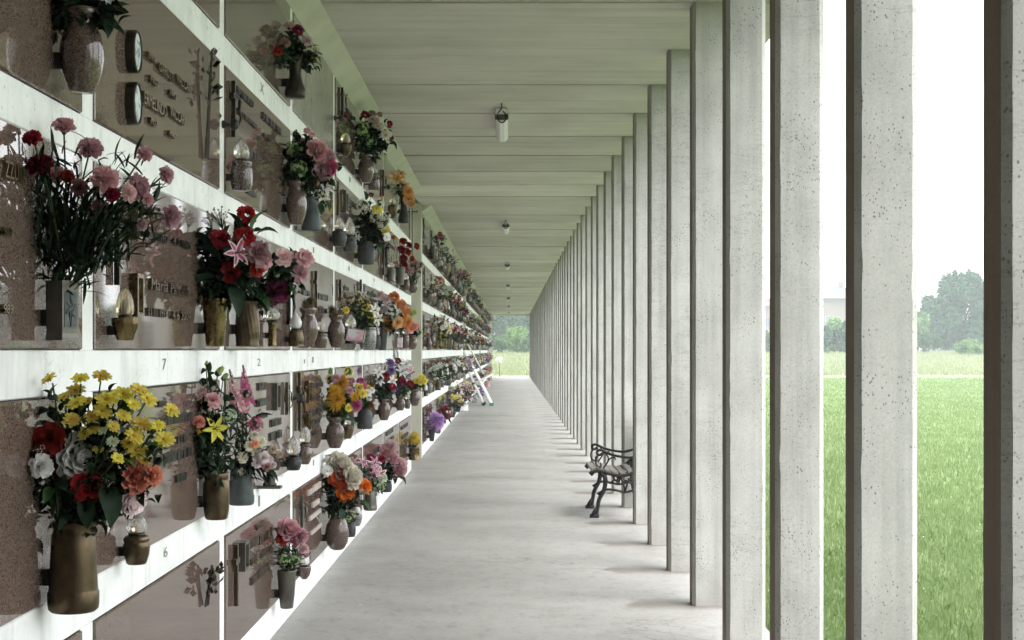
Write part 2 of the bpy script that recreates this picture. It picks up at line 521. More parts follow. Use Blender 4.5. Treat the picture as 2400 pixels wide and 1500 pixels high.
# gravel path crossing the meadow
g = MB()
n = 60
v = []
for i in range(n + 1):
    x = 4 + 150 * i / n
    yc = 89 + 0.6 * math.sin(x * 0.09) - 0.10 * (x - 4)
    v += [(x, yc - 1.1, -0.05), (x, yc + 1.1, -0.05)]
g.add(v, [(2 * i, 2 * i + 2, 2 * i + 3, 2 * i + 1) for i in range(n)])
struct(ob('path', g.mesh('path', ['gravel_path'])))
# floor slab
g = MB()
g.box(-XL - 0.5, XRO + 0.12, Y0, Y1 + 0.3, -0.3, -0.012)
flo = struct(ob('floor', g.mesh('floor', ['floor_concrete'])))
yy = Y0
while yy < Y1:
    ye = min(Y1 + 0.3, 10.6 + 4.5 * (math.floor((yy - 10.6) / 4.5 + 1e-6) + 1))
    ob('floor_bay', MB().box(-XL - 0.5, XRO + 0.12, yy + 0.003, ye - 0.003, -0.0118, random.uniform(-0.0012, 0.0)).mesh('floor_bay', ['floor_concrete']), flo)
    yy = ye
# ceiling: roof slab with cast panels proud of it, thin joints between
ceil_root = struct(ob('ceiling', MB().box(-XL - 1.2, XRO + 0.5, Y0 - 0.4, Y1 + 0.4, ZC + 0.06, ZC + 0.38).mesh('ceiling', ['ceiling_concrete'])))
for k in range(-9, 59):
    ya, yb = col_y(k) + 0.017, col_y(k + 1) - 0.017
    if k == 58:
        yb = Y1 + 0.25
    dz = random.uniform(-0.009, 0.004)
    p = MB().box(-XL - 0.02, XRO + 0.3, ya, yb, ZC + dz, ZC + 0.0585)
    ob('ceiling_panel', p.mesh('ceiling_panel', ['ceiling_concrete']), ceil_root)

# columns, parts of one colonnade
cl = thing('concrete_colonnade', 'long row of slender square concrete columns along the grassy side of the corridor', 'colonnade', (1.2, 0, 0))
T, ch = 0.165, 0.02
outl = [(XR + ch, 0, 0), (XRO - ch, 0, 1), (XRO, ch, 0), (XRO, T - ch, 1), (XRO - ch, T, 0), (XR + ch, T, 1), (XR, T - ch, 2), (XR, ch, 3)]
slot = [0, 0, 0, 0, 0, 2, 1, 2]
colmes = []
for var in range(6):
    rv = random.Random(var + 40)
    NZ = 56
    v = []
    for iz in range(NZ + 1):
        z = -0.02 + (ZC + 0.03) * iz / NZ
        for i, (x, y, _) in enumerate(outl):
            j = 0.0010 if 0 < iz < NZ else 0.0
            if rv.random() < 0.045 and 0 < iz < NZ:
                j = 0.005
            jit = rv.uniform(-j, j)
            flat_y = y in (0, T)             # these corners lie on a front or rear face: wear runs along x only
            v.append((x - 1.2 + (jit if flat_y else 0), y + (0 if flat_y else jit), z))
    mb = MB()
    off = 0
    mb.v = v
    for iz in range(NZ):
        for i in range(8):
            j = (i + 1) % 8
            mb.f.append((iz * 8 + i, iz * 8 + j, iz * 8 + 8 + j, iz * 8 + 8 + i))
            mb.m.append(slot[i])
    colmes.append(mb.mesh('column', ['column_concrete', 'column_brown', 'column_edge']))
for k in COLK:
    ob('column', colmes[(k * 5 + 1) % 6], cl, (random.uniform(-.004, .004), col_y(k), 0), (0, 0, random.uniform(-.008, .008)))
# end frame of the arcade
ef = thing('end_portal', 'plain light end post and lintel framing the far exit of the corridor', 'portal', (-XL, Y1, 0))
ob('post', MB().box(-0.3, 0.235, 0, 0.25, 0, ZC).mesh('post', ['pilaster_paint']), ef)
ob('lintel', MB().box(0.236, XL + XR, 0.02, 0.23, ZC - 0.10, ZC - 0.012).mesh('lintel', ['pilaster_paint']), ef)
ob('threshold', MB().box(0.236, XL + XR, -0.1, 0.35, 0.0, 0.02).mesh('threshold', ['plaster']), ef)

# ------------------------------------------------------------------ niche wall sections
def bevel_box(x0, x1, y0, y1, z0, z1, c):
    """box whose +x face edges are chamfered by c"""
    m = MB()
    v = [(x0, y0, z0), (x0, y1, z0), (x0, y1, z1), (x0, y0, z1),
         (x1 - c, y0, z0), (x1 - c, y1, z0), (x1 - c, y1, z1), (x1 - c, y0, z1),
         (x1, y0 + c, z0 + c), (x1, y1 - c, z0 + c), (x1, y1 - c, z1 - c), (x1, y0 + c, z1 - c)]
    f = []
    for a in (0, 4):
        for i in range(4):
            j = (i + 1) % 4
            f.append((a + i, a + j, a + 4 + j, a + 4 + i))
    f.append((8, 9, 10, 11))
    f.append((3, 2, 1, 0))
    return m.add(v, f)
BANDS = [(0.0, ROWS[0][0])] + [(ROWS[i][1], ROWS[i + 1][0]) for i in range(4)] + [(ROWS[4][1], ZC)]
WALL = []
SLABS = {}
seclabel = ['nearest white framed burial wall with brown granite slabs, left of the corridor',
            'second burial wall, between the first pilaster and the ladder',
            'third burial wall, beyond the ladder, thick with small bouquets',
            'farthest burial wall, next to the bright corridor exit']
slabme, divme = {}, {}
for r, (za, zb) in enumerate(ROWS):
    for mn in ('granite', 'granite_green', 'marble'):
        slabme[r, mn] = bevel_box(-0.03, 0.008, 0.069, SP - 0.069, za + 0.003, zb - 0.003, 0.004).mesh('granite_slab', [mn])
    divme[r] = MB().box(-0.03, 0, -0.067, 0.067, za, zb).mesh('divider', ['plaster'])
for si, (ys, n) in enumerate(SECT):
    root = thing('burial_wall', seclabel[si], 'burial wall', (-XL, ys, 0), 'burial wall sections')
    WALL.append(root)
    L = n * SP
    ob('backing', MB().box(-0.6, -0.031, -0.067, L + 0.067, 0, ZC).mesh('backing', ['plaster']), root)
    for bi, (za, zb) in enumerate(BANDS):
        bb = bevel_box(-0.03, 0.0015, -0.067, L + 0.067, za, zb, 0.003)
        if bi == 5:                          # coved strip sloping from the top slabs to the ceiling
            ya, yb = -0.067, L + 0.067
            pr = [(-0.03, za), (0.0015, za), (0.14, ZC - 0.011), (0.14, ZC - 0.001), (-0.03, ZC - 0.001)]
            bb = MB().add([(x, ya, z) for x, z in pr] + [(x, yb, z) for x, z in pr], [(i, (i + 1) % 5, 5 + (i + 1) % 5, 5 + i) for i in range(5)] + [(4, 3, 2, 1, 0), (5, 6, 7, 8, 9)])
        ob('cornice' if bi == 5 else ('plinth' if bi == 0 else 'band'), bb.mesh('band', ['cornice_paint' if bi == 5 else 'plaster']), root)
    for r in range(5):
        for k in range(n + 1):
            ob('divider', divme[r], root, (0, k * SP, 0))
        for k in range(n):
            mn = 'granite' if random.random() < 0.78 else 'granite_green'
            if si == 0:
                mn = {(4, 7): 'marble', (4, 6): 'granite_green', (4, 10): 'marble', (3, 8): 'granite_green'}.get((r, k), 'granite')
            SLABS[si, r, k] = ob('granite_slab', slabme[r, mn], root, (0, k * SP, 0))
    if si > 0:
        # plain recessed bay and pilaster before the section
        pil = thing('pilaster', ['', 'olive grey pilaster closing the recessed bay after the nearest slabs', 'second pilaster, just behind the ladder top', 'last pilaster, far down the flowered wall'][si],
                    'pilaster', (-XL, ys, 0), 'pilasters between burial walls')
        ob('shaft', MB().box(-0.6, 0.012, -0.30, -0.0685, 0, ZC).mesh('shaft', ['pilaster_paint']), pil)
        ob('recessed_panel', MB().box(-0.6, -0.28, -2.35, -0.301, 0, ZC).mesh('recessed_panel', ['pilaster_paint']), pil)
# outer back of the building
# unseen block and end wall, added behind the camera to hold off sky light
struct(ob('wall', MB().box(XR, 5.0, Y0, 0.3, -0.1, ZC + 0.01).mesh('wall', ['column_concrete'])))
struct(ob('wall', MB().box(-XL - 0.6, XRO, Y0 - 0.3, Y0 - 0.002, -0.02, ZC + 0.01).mesh('wall', ['column_concrete'])))
struct(ob('wall', MB().box(-XL - 1.15, -XL - 0.62, Y0, Y1, -0.1, ZC + 0.01).mesh('wall', ['plaster'])))

# black knobs where slab corners meet, near section
kn = MB().lathe([(0, 0), (0.018, 0), (0.018, 0.012), (0.010, 0.02), (0.010, 0.035), (0.024, 0.042), (0.026, 0.06), (0.015, 0.072), (0, 0.074)], 12)
knme = kn.mesh('slab_knob', ['cast_iron'], True)
for (k, z) in ((6, 2.56), (8, 3.245), (7, 2.5), (7, 1.27), (9, 3.3), (10, 3.2)):
    ob('slab_knob', knme, WALL[0], (0.0, k * SP + 0.03, z), (0, R(90), 0))

def text_mesh(s, size, ext, mname, shear=0.0, xs=1.0):
    cu = bpy.data.curves.new('t', 'FONT')
    cu.body = s
    cu.size = size
    cu.extrude = ext
    cu.resolution_u = 3
    cu.shear = shear
    to = bpy.data.objects.new('t', cu)
    C.objects.link(to)
    dg = bpy.context.evaluated_depsgraph_get()
    me = bpy.data.meshes.new_from_object(to.evaluated_get(dg))
    bpy.data.objects.remove(to)
    me.materials.clear()
    me.materials.append(MATS[mname])
    xsn = [q.co.x for q in me.vertices]
    return me, min(xsn), max(xsn)
# a local frame on the wall: text x -> +Y, text y -> +Z, text z -> +X
WROT = Matrix(((0, 0, 1), (1, 0, 0), (0, 1, 0))).to_euler()
def wall_y(px):
    return FPX * (XL - 0.008) / (VX - px)
def wall_at(px, py):
    y = wall_y(px)
    return y, EYE - (py - VY) * y / FPX
def slab_of(y, z):
    k = int((y - SECT[0][0]) // SP)
    r = min(range(5), key=lambda i: abs(z - sum(ROWS[i]) / 2))
    return SLABS[0, r, k], k
def put_on_slab(name, me, y, z, x=0.008, rot=None, scale=(1, 1, 1)):
    s, k = slab_of(y, z)
    o = ob(name, me, s, (x, y - SECT[0][0] - k * SP, z), rot if rot is not None else (0, 0, 0), scale)
    return o
def lettering(s, pxa, pxb, ypx, hpx, mname='letter_bronze', shear=0, flat=False):
    """words on a slab between two photo columns; hpx = capital height at the left end"""
    ya, z = wall_at(pxa, ypx)
    yb = wall_y(pxb)
    h = hpx * ya / FPX
    me, a, b = text_mesh(s, h / 0.70, 0.006 if not flat else 0.0006, mname, shear)
    sx = (yb - ya) / (b - a)
    o = put_on_slab('lettering', me, ya - a * sx, z, 0.008 + (0.0062 if not flat else 0.0008), WROT, (sx, 1, 1))
    o['kind'] = 'stuff'
    return o
def strokes(pxa, pxb, ypx, hpx, mname='letter_black', lines=1, gap=1.8):
    """bronze letters too small to read: raised strokes of uneven width"""
    ya, z = wall_at(pxa, ypx)
    yb = wall_y(pxb)
    h = hpx * ya / FPX
    m = MB()
    for q in range(lines):
        zz = z - q * h * gap
        y = ya + (random.uniform(0, 0.25) * (yb - ya) if q else 0)
        while y < yb - 0.01:
            wd = h * random.uniform(0.3, 0.62)
            if random.random() > 0.13:
                st = h * 0.16
                m.box(0, 0.009, y, y + st, zz, zz + h)
                u = random.random()
                if u < 0.7:
                    m.box(0, 0.009, y + wd - st, y + wd, zz, zz + h)
                    m.box(0, 0.0088, y + st, y + wd - st, zz + h * random.choice((0, .42, .84)), zz + h * random.choice((0, .42, .84)) + st)
                else:
                    m.box(0, 0.0088, y + st, y + wd, zz + h - st, zz + h)
            y += wd + h * 0.17
    s_, k = slab_of(ya, z)
    o = ob('lettering', m.mesh('lettering', [mname]), s_, (0.008, -SECT[0][0] - k * SP, 0))
    o['kind'] = 'stuff'
    return o
def oval_portrait(px, yt, yb):
    y, z0 = wall_at(px, yb)
    z1 = wall_at(px, yt)[1]
    h = (z1 - z0) / 2
    wv = h * 0.74
    o = put_on_slab('oval_portrait', MB().lathe([(1, 0), (1, 0.030), (0.93, 0.034), (0.86, 0.028), (0, 0.028)], 28).mesh('oval_portrait', ['bronze_dark'], False), y + wv, (z0 + z1) / 2, 0.008, WROT, (wv, h, 1))
    ob('photo', MB().lathe([(0.84, 0.0295), (0, 0.0295)], 28).mesh('photo', ['photo_print']), o)
def framed_portrait(px, yt, yb, mname='brass', wd=0.62):
    y, z0 = wall_at(px, yb)
    z1 = wall_at(px, yt)[1]
    h = z1 - z0
    b = h * 0.1
    W = h * wd
    m = MB()
    for (a0, a1, c0, c1) in ((0, W, 0, b), (0, W, h - b, h), (0, b, b, h - b), (W - b, W, b, h - b)):
        m.box(0, 0.03, a0, a1, c0, c1)
    o = put_on_slab('portrait_frame', m.mesh('portrait_frame', [mname]), y, z0)
    ob('photo', MB().box(0.0, 0.012, b, W - b, b, h - b).mesh('photo', ['photo_print']), o)
def crucifix(px, yt, yb, mname='bronze_dark', figure=True, arm=0.34):
    y, z0 = wall_at(px, yb)
    z1 = wall_at(px, yt)[1]
    h = z1 - z0
    t_ = max(0.010, h * 0.045)
    m = MB()
    m.box(0.004, 0.022, -t_, t_, 0, h)
    m.box(0.004, 0.0225, -arm * h * 0.5, -t_, h * 0.68, h * 0.68 + 2 * t_)
    m.box(0.004, 0.0225, t_, arm * h * 0.5, h * 0.68, h * 0.68 + 2 * t_)
    o = put_on_slab('crucifix', m.mesh('crucifix', [mname]), y, z0)
    if figure:
        f = MB()
        f.tube([(0.034, 0, h * 0.2), (0.045, 0.008, h * 0.34), (0.04, 0, h * 0.48), (0.042, 0, h * 0.62), (0.038, 0, h * 0.7)], [h * .012, h * .022, h * .03, h * .036, h * .015], 7)
        f.tube([(0.045, 0.004, h * 0.70), (0.05, 0.006, h * 0.745), (0.045, 0.006, h * 0.78)], [h * .015, h * .026, h * .012], 7)
        for s in (-1, 1):
            f.tube([(0.04, 0, h * 0.66), (0.036, s * arm * h * .25, h * .70), (0.028, s * arm * h * .47, h * .725)], [h * .015, h * .012, h * .009], 6)
        ob('figure', f.mesh('figure', [mname], True), o)
def bronze_branch(px, yt, yb):
    y, z0 = wall_at(px, yb)
    z1 = wall_at(px, yt)[1]
    m = MB()
    h = z1 - z0
    for s in range(3):
        m.tube([(0.012, 0.03 * (s - 1), 0), (0.02, 0.012 * (s - 1), h * .4), (0.03, 0.02 * (s - 1), h * (.8 + .1 * s))], 0.005, 5)
    for i in range(22):
        c = Vector((random.uniform(.015, .05), random.uniform(-.07, .09), random.uniform(h * .35, h)))
        d = Vector((random.uniform(-.2, .6), random.uniform(-1, 1), random.uniform(-.2, 1))).normalized()
        sd = d.cross(Vector((1, 0.2, 0))).normalized()
        l_ = random.uniform(.03, .06)
        m.add([c, c + d * l_ * .5 + sd * l_ * .3, c + d * l_, c + d * l_ * .5 - sd * l_ * .3, c + d * l_ * .5 + Vector((.01, 0, 0))],
              [(0, 1, 4), (1, 2, 4), (2, 3, 4), (3, 0, 4)])
    put_on_slab('bronze_branch', m.mesh('bronze_branch', ['bronze_dark']), y, z0)

# fourth row, second slab in view: two ovals and two names
oval_portrait(292, 185, 288)
oval_portrait(292, 62, 165)
lettering('GARUTTI', 366, 401, 165, 21, 'letter_gold')
lettering('VACCARI', 407, 441, 192, 20, 'letter_gold')
lettering('ERMELINDO', 331, 384, 241, 29, 'letter_gold')
lettering('VACCARI', 392, 427, 271, 23, 'letter_gold')
for s_, a, b_, y_, h_ in (('1902', 346, 364, 191, 16), ('1982', 392, 407, 223, 14), ('1927', 346, 362, 290, 16), ('1987', 391, 406, 318, 13), ('EMMA', 341, 358, 136, 16)):
    lettering(s_, a, b_, y_, h_, 'letter_gold')
bronze_branch(478, 120, 372)
# middle row
lettering('ZZUTI', 2, 46, 414, 40, 'letter_gold')
lettering('987', -2, 21, 550, 20, 'letter_gold')
lettering('989', -2, 20, 734, 22, 'letter_gold')
lettering('Amelio', 345, 377, 505, 27, 'letter_bronze', 0.15)
lettering('28 11 1917', 341, 388, 556, 17, 'letter_black')
lettering('4 1 1985', 400, 440, 572, 17, 'letter_black')
lettering('Maria', 347, 386, 678, 27, 'letter_bronze', 0.15)
lettering('Pancaldi', 393, 436, 688, 26, 'letter_bronze', 0.15)
lettering('11 11 1918', 341, 385, 740, 20, 'letter_bronze')
lettering('4 6 2009', 398, 440, 748, 20, 'letter_bronze')
framed_portrait(302, 452, 562)
framed_portrait(302, 640, 742)
crucifix(266, 478, 668, 'bronze_dark', False)
# fourth row, third slab
crucifix(541, 190, 322)
strokes(552, 592, 215, 14)
strokes(553, 600, 262, 10)
strokes(614, 657, 278, 16)
strokes(616, 632, 320, 9)
strokes(577, 600, 362, 17)
strokes(578, 598, 452, 9)
# middle row, third slab
crucifix(672, 640, 762, 'black')
strokes(631, 663, 720, 14, 'letter_bronze')
# second row up
strokes(368, 386, 955, 14)
strokes(372, 446, 1000, 20)
strokes(412, 436, 1040, 16)
strokes(360, 444, 1095, 24)
strokes(410, 432, 1132, 17)
framed_portrait(637, 898, 962, 'grey_bronze', 0.9)
crucifix(667, 896, 972, 'grey_bronze', True, 0.2)
for a in ((602, 622, 916, 18), (597, 627, 955, 18), (602, 624, 983, 11), (632, 657, 1002, 17), (631, 658, 1034, 18)):
    strokes(*a, 'letter_black')
crucifix(697, 872, 1010, 'bronze', True, 0.25)
framed_portrait(713, 892, 945, 'brass', 1.1)
framed_portrait(713, 970, 1012, 'brass', 1.1)
for a in ((722, 755, 912, 12), (722, 748, 940, 9), (724, 748, 975, 12), (724, 748, 1000, 10), (730, 742, 1022, 10)):
    strokes(*a, 'letter_black')
# bottom row
crucifix(547, 1276, 1420, 'bronze', False)
framed_portrait(560, 1272, 1340, 'grey_bronze', 0.8)
for a in ((580, 604, 1290, 18), (606, 634, 1278, 22), (580, 603, 1330, 14), (610, 634, 1308, 12), (604, 628, 1356, 18), (588, 606, 1372, 18), (598, 616, 1243, 12)):
    strokes(*a, 'letter_bronze')
bronze_branch(478, 1325, 1420)
crucifix(702, 1160, 1246, 'grey_bronze', True, 0.3)
for a in ((722, 733, 1162, 12), (735, 750, 1152, 14), (733, 748, 1190, 12), (724, 750, 1222, 9), (728, 752, 1255, 8)):
    strokes(*a, 'letter_pale')
# middle row further along
crucifix(736, 635, 730, 'bronze', False, 0.3)
for a in ((708, 726, 690, 12), (745, 768, 700, 14), (746, 765, 730, 10)):
    strokes(*a, 'letter_black')
crucifix(793, 655, 705, 'bronze_dark', True)
crucifix(842, 655, 700, 'bronze_dark', True)
for a in ((806, 816, 678, 8), (808, 822, 697, 8), (862, 880, 690, 8), (868, 882, 705, 7)):
    strokes(*a, 'letter_black')
# fourth and top rows further along
crucifix(788, 425, 505, 'bronze', True, 0.25)
framed_portrait(802, 445, 498, 'grey_bronze', 1.0)
crucifix(798, 205, 270, 'black', True)
crucifix(896, 548, 645, 'black', True, 0.3)
crucifix(895, 398, 460, 'black', True, 0.4)
for a in ((812, 836, 470, 10), (812, 830, 500, 9), (812, 828, 520, 8), (868, 884, 585, 8), (868, 880, 600, 7), (910, 924, 575, 7), (812, 826, 262, 9), (816, 836, 285, 9), (868, 886, 385, 8)):
    strokes(*a, 'letter_black')
crucifix(866, 880, 940, 'brass', True, 0.3)
for a in ((873, 888, 890, 8), (873, 885, 905, 7), (905, 920, 1022, 9), (906, 922, 1040, 8), (940, 955, 1008, 8), (942, 956, 1030, 8), (876, 890, 1065, 12)):
    strokes(*a, 'letter_black')

# painted numbers on the bands
def band_number(s, px, py, hpx, wpx, bi):
    y, z = wall_at(px, py)
    h = hpx * y / FPX
    me, a, b = text_mesh(s, h / 0.7, 0.0, 'paint_mark')
    sx = wpx / (VX - px) * y / (b - a)
    bands = [c for c in WALL[0].children if c.name.split('.')[0] in ('band', 'plinth', 'cornice')]
    ob('painted_number', me, bands[bi], (0.0035, y - SECT[0][0] - a * sx, z), WROT, (sx, 1, 1))
band_number('7', 384, 866, 26, 9, 2)
band_number('2', 605, 858, 18, 8, 2)
band_number('1', 714, 852, 10, 3, 2)
band_number('1', 733, 850, 14, 4, 2)
band_number('6', 387, 1308, 24, 9, 1)
band_number('X', 612, 214, 24, 9, 4)
band_number('1', 608, 1188, 26, 4, 1)
band_number('1', 735, 592, 14, 3, 3)
band_number('1', 818, 634, 11, 3, 3)
band_number('1', 877, 660, 9, 2, 3)
band_number('1', 820, 425, 12, 3, 4)
band_number('1', 735, 1092, 14, 3, 1)
# ------------------------------------------------------------------ meadow grass
rng = np.random.default_rng(5)
def blades(name, mname, xs, ys, hmin, hmax, wd, z=-0.06, bend=0.5):
    n = len(xs)
    z = np.array([ground_z(q) for q in ys]) if ys.max() > 90 else np.full(n, z)
    h = rng.uniform(hmin, hmax, n)
    a = rng.uniform(0, 2 * np.pi, n)
    b = rng.uniform(0, 2 * np.pi, n)
    be = rng.uniform(0.1, bend, n) * h
    wv = wd * rng.uniform(0.7, 1.3, n)
    dx, dy = np.cos(a) * wv / 2, np.sin(a) * wv / 2
    V = np.zeros((n, 5, 3))
    V[:, 0] = np.stack([xs - dx, ys - dy, z], 1)
    V[:, 1] = np.stack([xs + dx, ys + dy, z], 1)
    mx, my = xs + np.cos(b) * be * .35, ys + np.sin(b) * be * .35
    V[:, 2] = np.stack([mx + dx * .8, my + dy * .8, z + h * .6], 1)
    V[:, 3] = np.stack([mx - dx * .8, my - dy * .8, z + h * .6], 1)
    V[:, 4] = np.stack([xs + np.cos(b) * be, ys + np.sin(b) * be, z + h], 1)
    me = bpy.data.meshes.new(name)
    idx = (np.arange(n) * 5)[:, None]
    q = (idx + np.array([0, 1, 2, 3])).ravel()
    t3 = (idx + np.array([3, 2, 4])).ravel()
    me.vertices.add(n * 5)
    me.vertices.foreach_set('co', V.ravel())
    me.loops.add(n * 7)
    me.loops.foreach_set('vertex_index', np.concatenate([q, t3]))
    me.polygons.add(n * 2)
    me.polygons.foreach_set('loop_start', np.concatenate([np.arange(n) * 4, n * 4 + np.arange(n) * 3]))
    me.polygons.foreach_set('loop_total', np.concatenate([np.full(n, 4), np.full(n, 3)]))
    me.materials.append(MATS[mname])
    me.update(calc_edges=True)
    me.validate()
    o = ob(name, me)
    o['kind'] = 'stuff'
    return o
def wedge(n, ya, yb, s0, s1, p=1.0):
    """points outside the colonnade, thinning out with distance"""
    u = rng.uniform(0, 1, n)
    Y = 1 / (1 / ya + u * (1 / yb - 1 / ya)) if p == 2 else ya * (yb / ya) ** u
    X = np.maximum(1.46, 0) + rng.uniform(0, 1, n) * (s1 * Y + 3.0)
    return X, Y
X, Y = wedge(260000, 5.0, 88, 0, 0.45)
o = blades('grass', 'grass_blade', X, Y, 0.03, 0.085, 0.0025 + 0.00055 * Y)
tag(o, 'short bright green meadow grass outside the columns', 'grass')
X, Y = wedge(60000, 5.0, 40, 0, 0.45)
kp = rng.uniform(0, 1, len(Y)) < np.exp(-(Y - 5) / 8.0) * (0.35 + 0.65 * (np.sin(X * 2.1) * np.sin(Y * 1.3 + X) > -0.1))
X, Y = X[kp], Y[kp]
o = blades('ground_cover', 'clover', X, Y, 0.03, 0.07, 0.018, bend=1.8)
tag(o, 'broad leaved clover growing in the near grass beside the columns', 'clover')
X, Y = wedge(800, 9.0, 80, 0, 0.45)
o = blades('meadow_flowers', 'white_plastic', X, Y, 0.006, 0.012, 0.006 + 0.0003 * Y, z=0.005, bend=1.0)
tag(o, 'tiny white flowers dotted over the lawn', 'wildflowers')
n = 70000
Y = rng.uniform(94, 185, n)
X = rng.uniform(-16, 1, n) + rng.uniform(0, 1, n) * 0.42 * Y
o = blades('tall_grass', 'tall_grass', X, Y, 0.12, 0.38, 0.05)
tag(o, 'pale tall uncut grass in front of the far trees', 'grass')

# ------------------------------------------------------------------ far trees
def tree(px, ytop, Y, wpx, label, mname, n=3800, trunk=True, shape='round', leaf=0.30, dens=1.0):
    c = PX(px, VY, Y)
    H = EYE - ground_z(Y) + (VY - ytop) * Y / FPX
    W = wpx * Y / FPX
    rt = thing('tree' if trunk else 'bush', label, 'tree' if trunk else 'bush', (c.x, Y, ground_z(Y)), 'trees beyond the meadow')
    rnd = random.Random(int(px * 7 + ytop))
    tm = MB()
    tm.tube([(0, 0, 0), (0.1, 0, H * .3), (-.05, .1, H * .6), (0.05, 0, H * .86)], [H * .028, H * .02, H * .013, H * .004], 8)
    lobes = []
    nl = 44 if trunk else 20
    for i in range(nl):
        zf = rnd.uniform(0.16 if trunk else 0.1, 0.9)
        if shape == 'spire':
            prof = max(0.12, 1.05 - zf) * 0.95
        elif shape == 'flame':
            prof = math.sin(math.pi * min(1, zf * .85 + .12)) ** .8
        else:
            prof = math.sqrt(max(0.05, 1 - ((zf - .45) / .55) ** 2))
        a = rnd.uniform(0, 6.283)
        rr = prof * W * 0.5 * rnd.uniform(0.25, 0.95)
        p = Vector((math.cos(a) * rr, math.sin(a) * rr, zf * H))
        lobes.append((p, W * rnd.uniform(0.07, 0.15) * (0.6 + 0.5 * prof)))
        if trunk:
            tm.tube([(0, 0, p.z * .55), tuple(p * .6 + Vector((0, 0, p.z * .25))), tuple(p)], [H * .008, H * .005, H * .002], 5)
    for i in range(9):
        lobes.append((Vector((rnd.uniform(-.16, .16) * W, rnd.uniform(-.16, .16) * W, H * rnd.uniform(.82, .96))), W * rnd.uniform(.025, .06)))
    ob('trunk', tm.mesh('trunk', ['bark'], True), rt)
    tot = sum(r_ ** 2 for _, r_ in lobes)
    lm = MB()
    for p, r_ in lobes:
        for j in range(int(2.6 * n * r_ ** 2 / tot)):
            d = Vector((rnd.gauss(0, 1), rnd.gauss(0, 1), rnd.gauss(0, 1))).normalized()
            q = p + Vector((d.x, d.y, d.z * 1.35)) * r_ * (rnd.random() ** 0.4) * rnd.uniform(.7, 1.3)
            if q.z < 0.05:
                continue
            nn = (d + Vector((rnd.gauss(0, .6), rnd.gauss(0, .6), rnd.gauss(0, .6) + .3))).normalized()
            a = nn.orthogonal().normalized()
            b = nn.cross(a)
            an = rnd.uniform(0, 6.28)
            a, b = a * math.cos(an) + b * math.sin(an), b * math.cos(an) - a * math.sin(an)
            s = leaf * rnd.uniform(.6, 1.25)
            lm.add([q - a * s, q - b * s * .5, q + a * s, q + b * s * .5], [(0, 1, 2, 3)])
    ob('crown', lm.mesh('crown', [mname]), rt)
    return rt
tree(2262, 632, 168, 175, 'tall dense dark tree with pointed top seen right of the widest column', 'tree_dark', 7000, shape='flame', leaf=.26)
tree(2188, 692, 176, 90, 'lower round tree left of the tall dark tree', 'tree_mid', 3200)
tree(2150, 730, 160, 62, 'small pale tree half hidden behind the wide column', 'tree_light', 1800)
tree(2350, 660, 172, 130, 'broad dark tree behind the rightmost column', 'tree_dark', 4200)
tree(2275, 798, 140, 66, 'low pale rounded bush at the foot of the tall dark tree', 'tree_light', 1500, False, leaf=.16)
tree(2175, 778, 150, 50, 'small bush at the meadow edge by the wide column', 'tree_mid', 1200, False, leaf=.16)
tree(1955, 742, 150, 60, 'feathery pale tree in front of the beige house', 'tree_light', 1600, leaf=.2)
tree(1985, 752, 148, 60, 'dark shrub below the beige house', 'tree_dark', 1800, False, leaf=.2)
tree(1925, 762, 146, 60, 'round bush left of the dark shrub below the house', 'tree_dark', 1600, False, leaf=.2)
tree(2060, 715, 165, 120, 'wide tree hidden behind the second nearest column', 'tree_mid', 3000)
tree(1870, 735, 160, 90, 'tree standing behind the third column from the right', 'tree_mid', 2400)
tree(1795, 780, 150, 60, 'low shrub below the red roofed house', 'tree_mid', 1500, False, leaf=.2)
tree(1213, 764, 150, 62, 'young light green tree seen through the corridor exit', 'tree_light', 3600, leaf=.14)
tree(1176, 790, 148, 44, 'soft green bush at the left of the corridor exit', 'tree_mid', 2000, False, leaf=.13)
tree(1232, 796, 147, 36, 'small bush at the right of the corridor exit', 'tree_mid', 1500, False, leaf=.13)
tree(1170, 700, 185, 74, 'big blue green tree behind the exit bushes, left', 'tree_dark', 4200, leaf=.2)
tree(1218, 705, 190, 70, 'big grey green tree behind the young light tree', 'tree_mid', 3600, leaf=.2)
tree(1250, 715, 180, 50, 'dark tree at the right edge of the corridor exit', 'tree_dark', 2400, leaf=.2)
tree(1125, 700, 150, 80, 'large tree hidden behind the end of the burial wall', 'tree_dark', 2400, leaf=.2)

# unbroken wood edge far behind the single trees
wm_ = MB()
rw = random.Random(8)
for i in range(15000):
    x = rw.uniform(-45, 150)
    hh_ = 2.2 + 1.3 * math.sin(x * .21) + .9 * math.sin(x * .53 + 1) + .6 * math.sin(x * 1.3)
    q = Vector((x, rw.uniform(262, 274), 1.2 + max(.6, hh_ + 1.5) * rw.random() ** .8))
    a = Vector((rw.gauss(0, 1), rw.gauss(0, 1), rw.gauss(0, 1))).normalized() * rw.uniform(.25, .5)
    b = a.orthogonal().normalized() * .25
    wm_.add([q - a, q - b, q + a, q + b], [(0, 1, 2, 3)])
o = ob('far_wood', wm_.mesh('far_wood', ['tree_dark']))
o['kind'] = 'stuff'
tag(o, 'low hazy edge of a wood behind the single trees', 'wood')

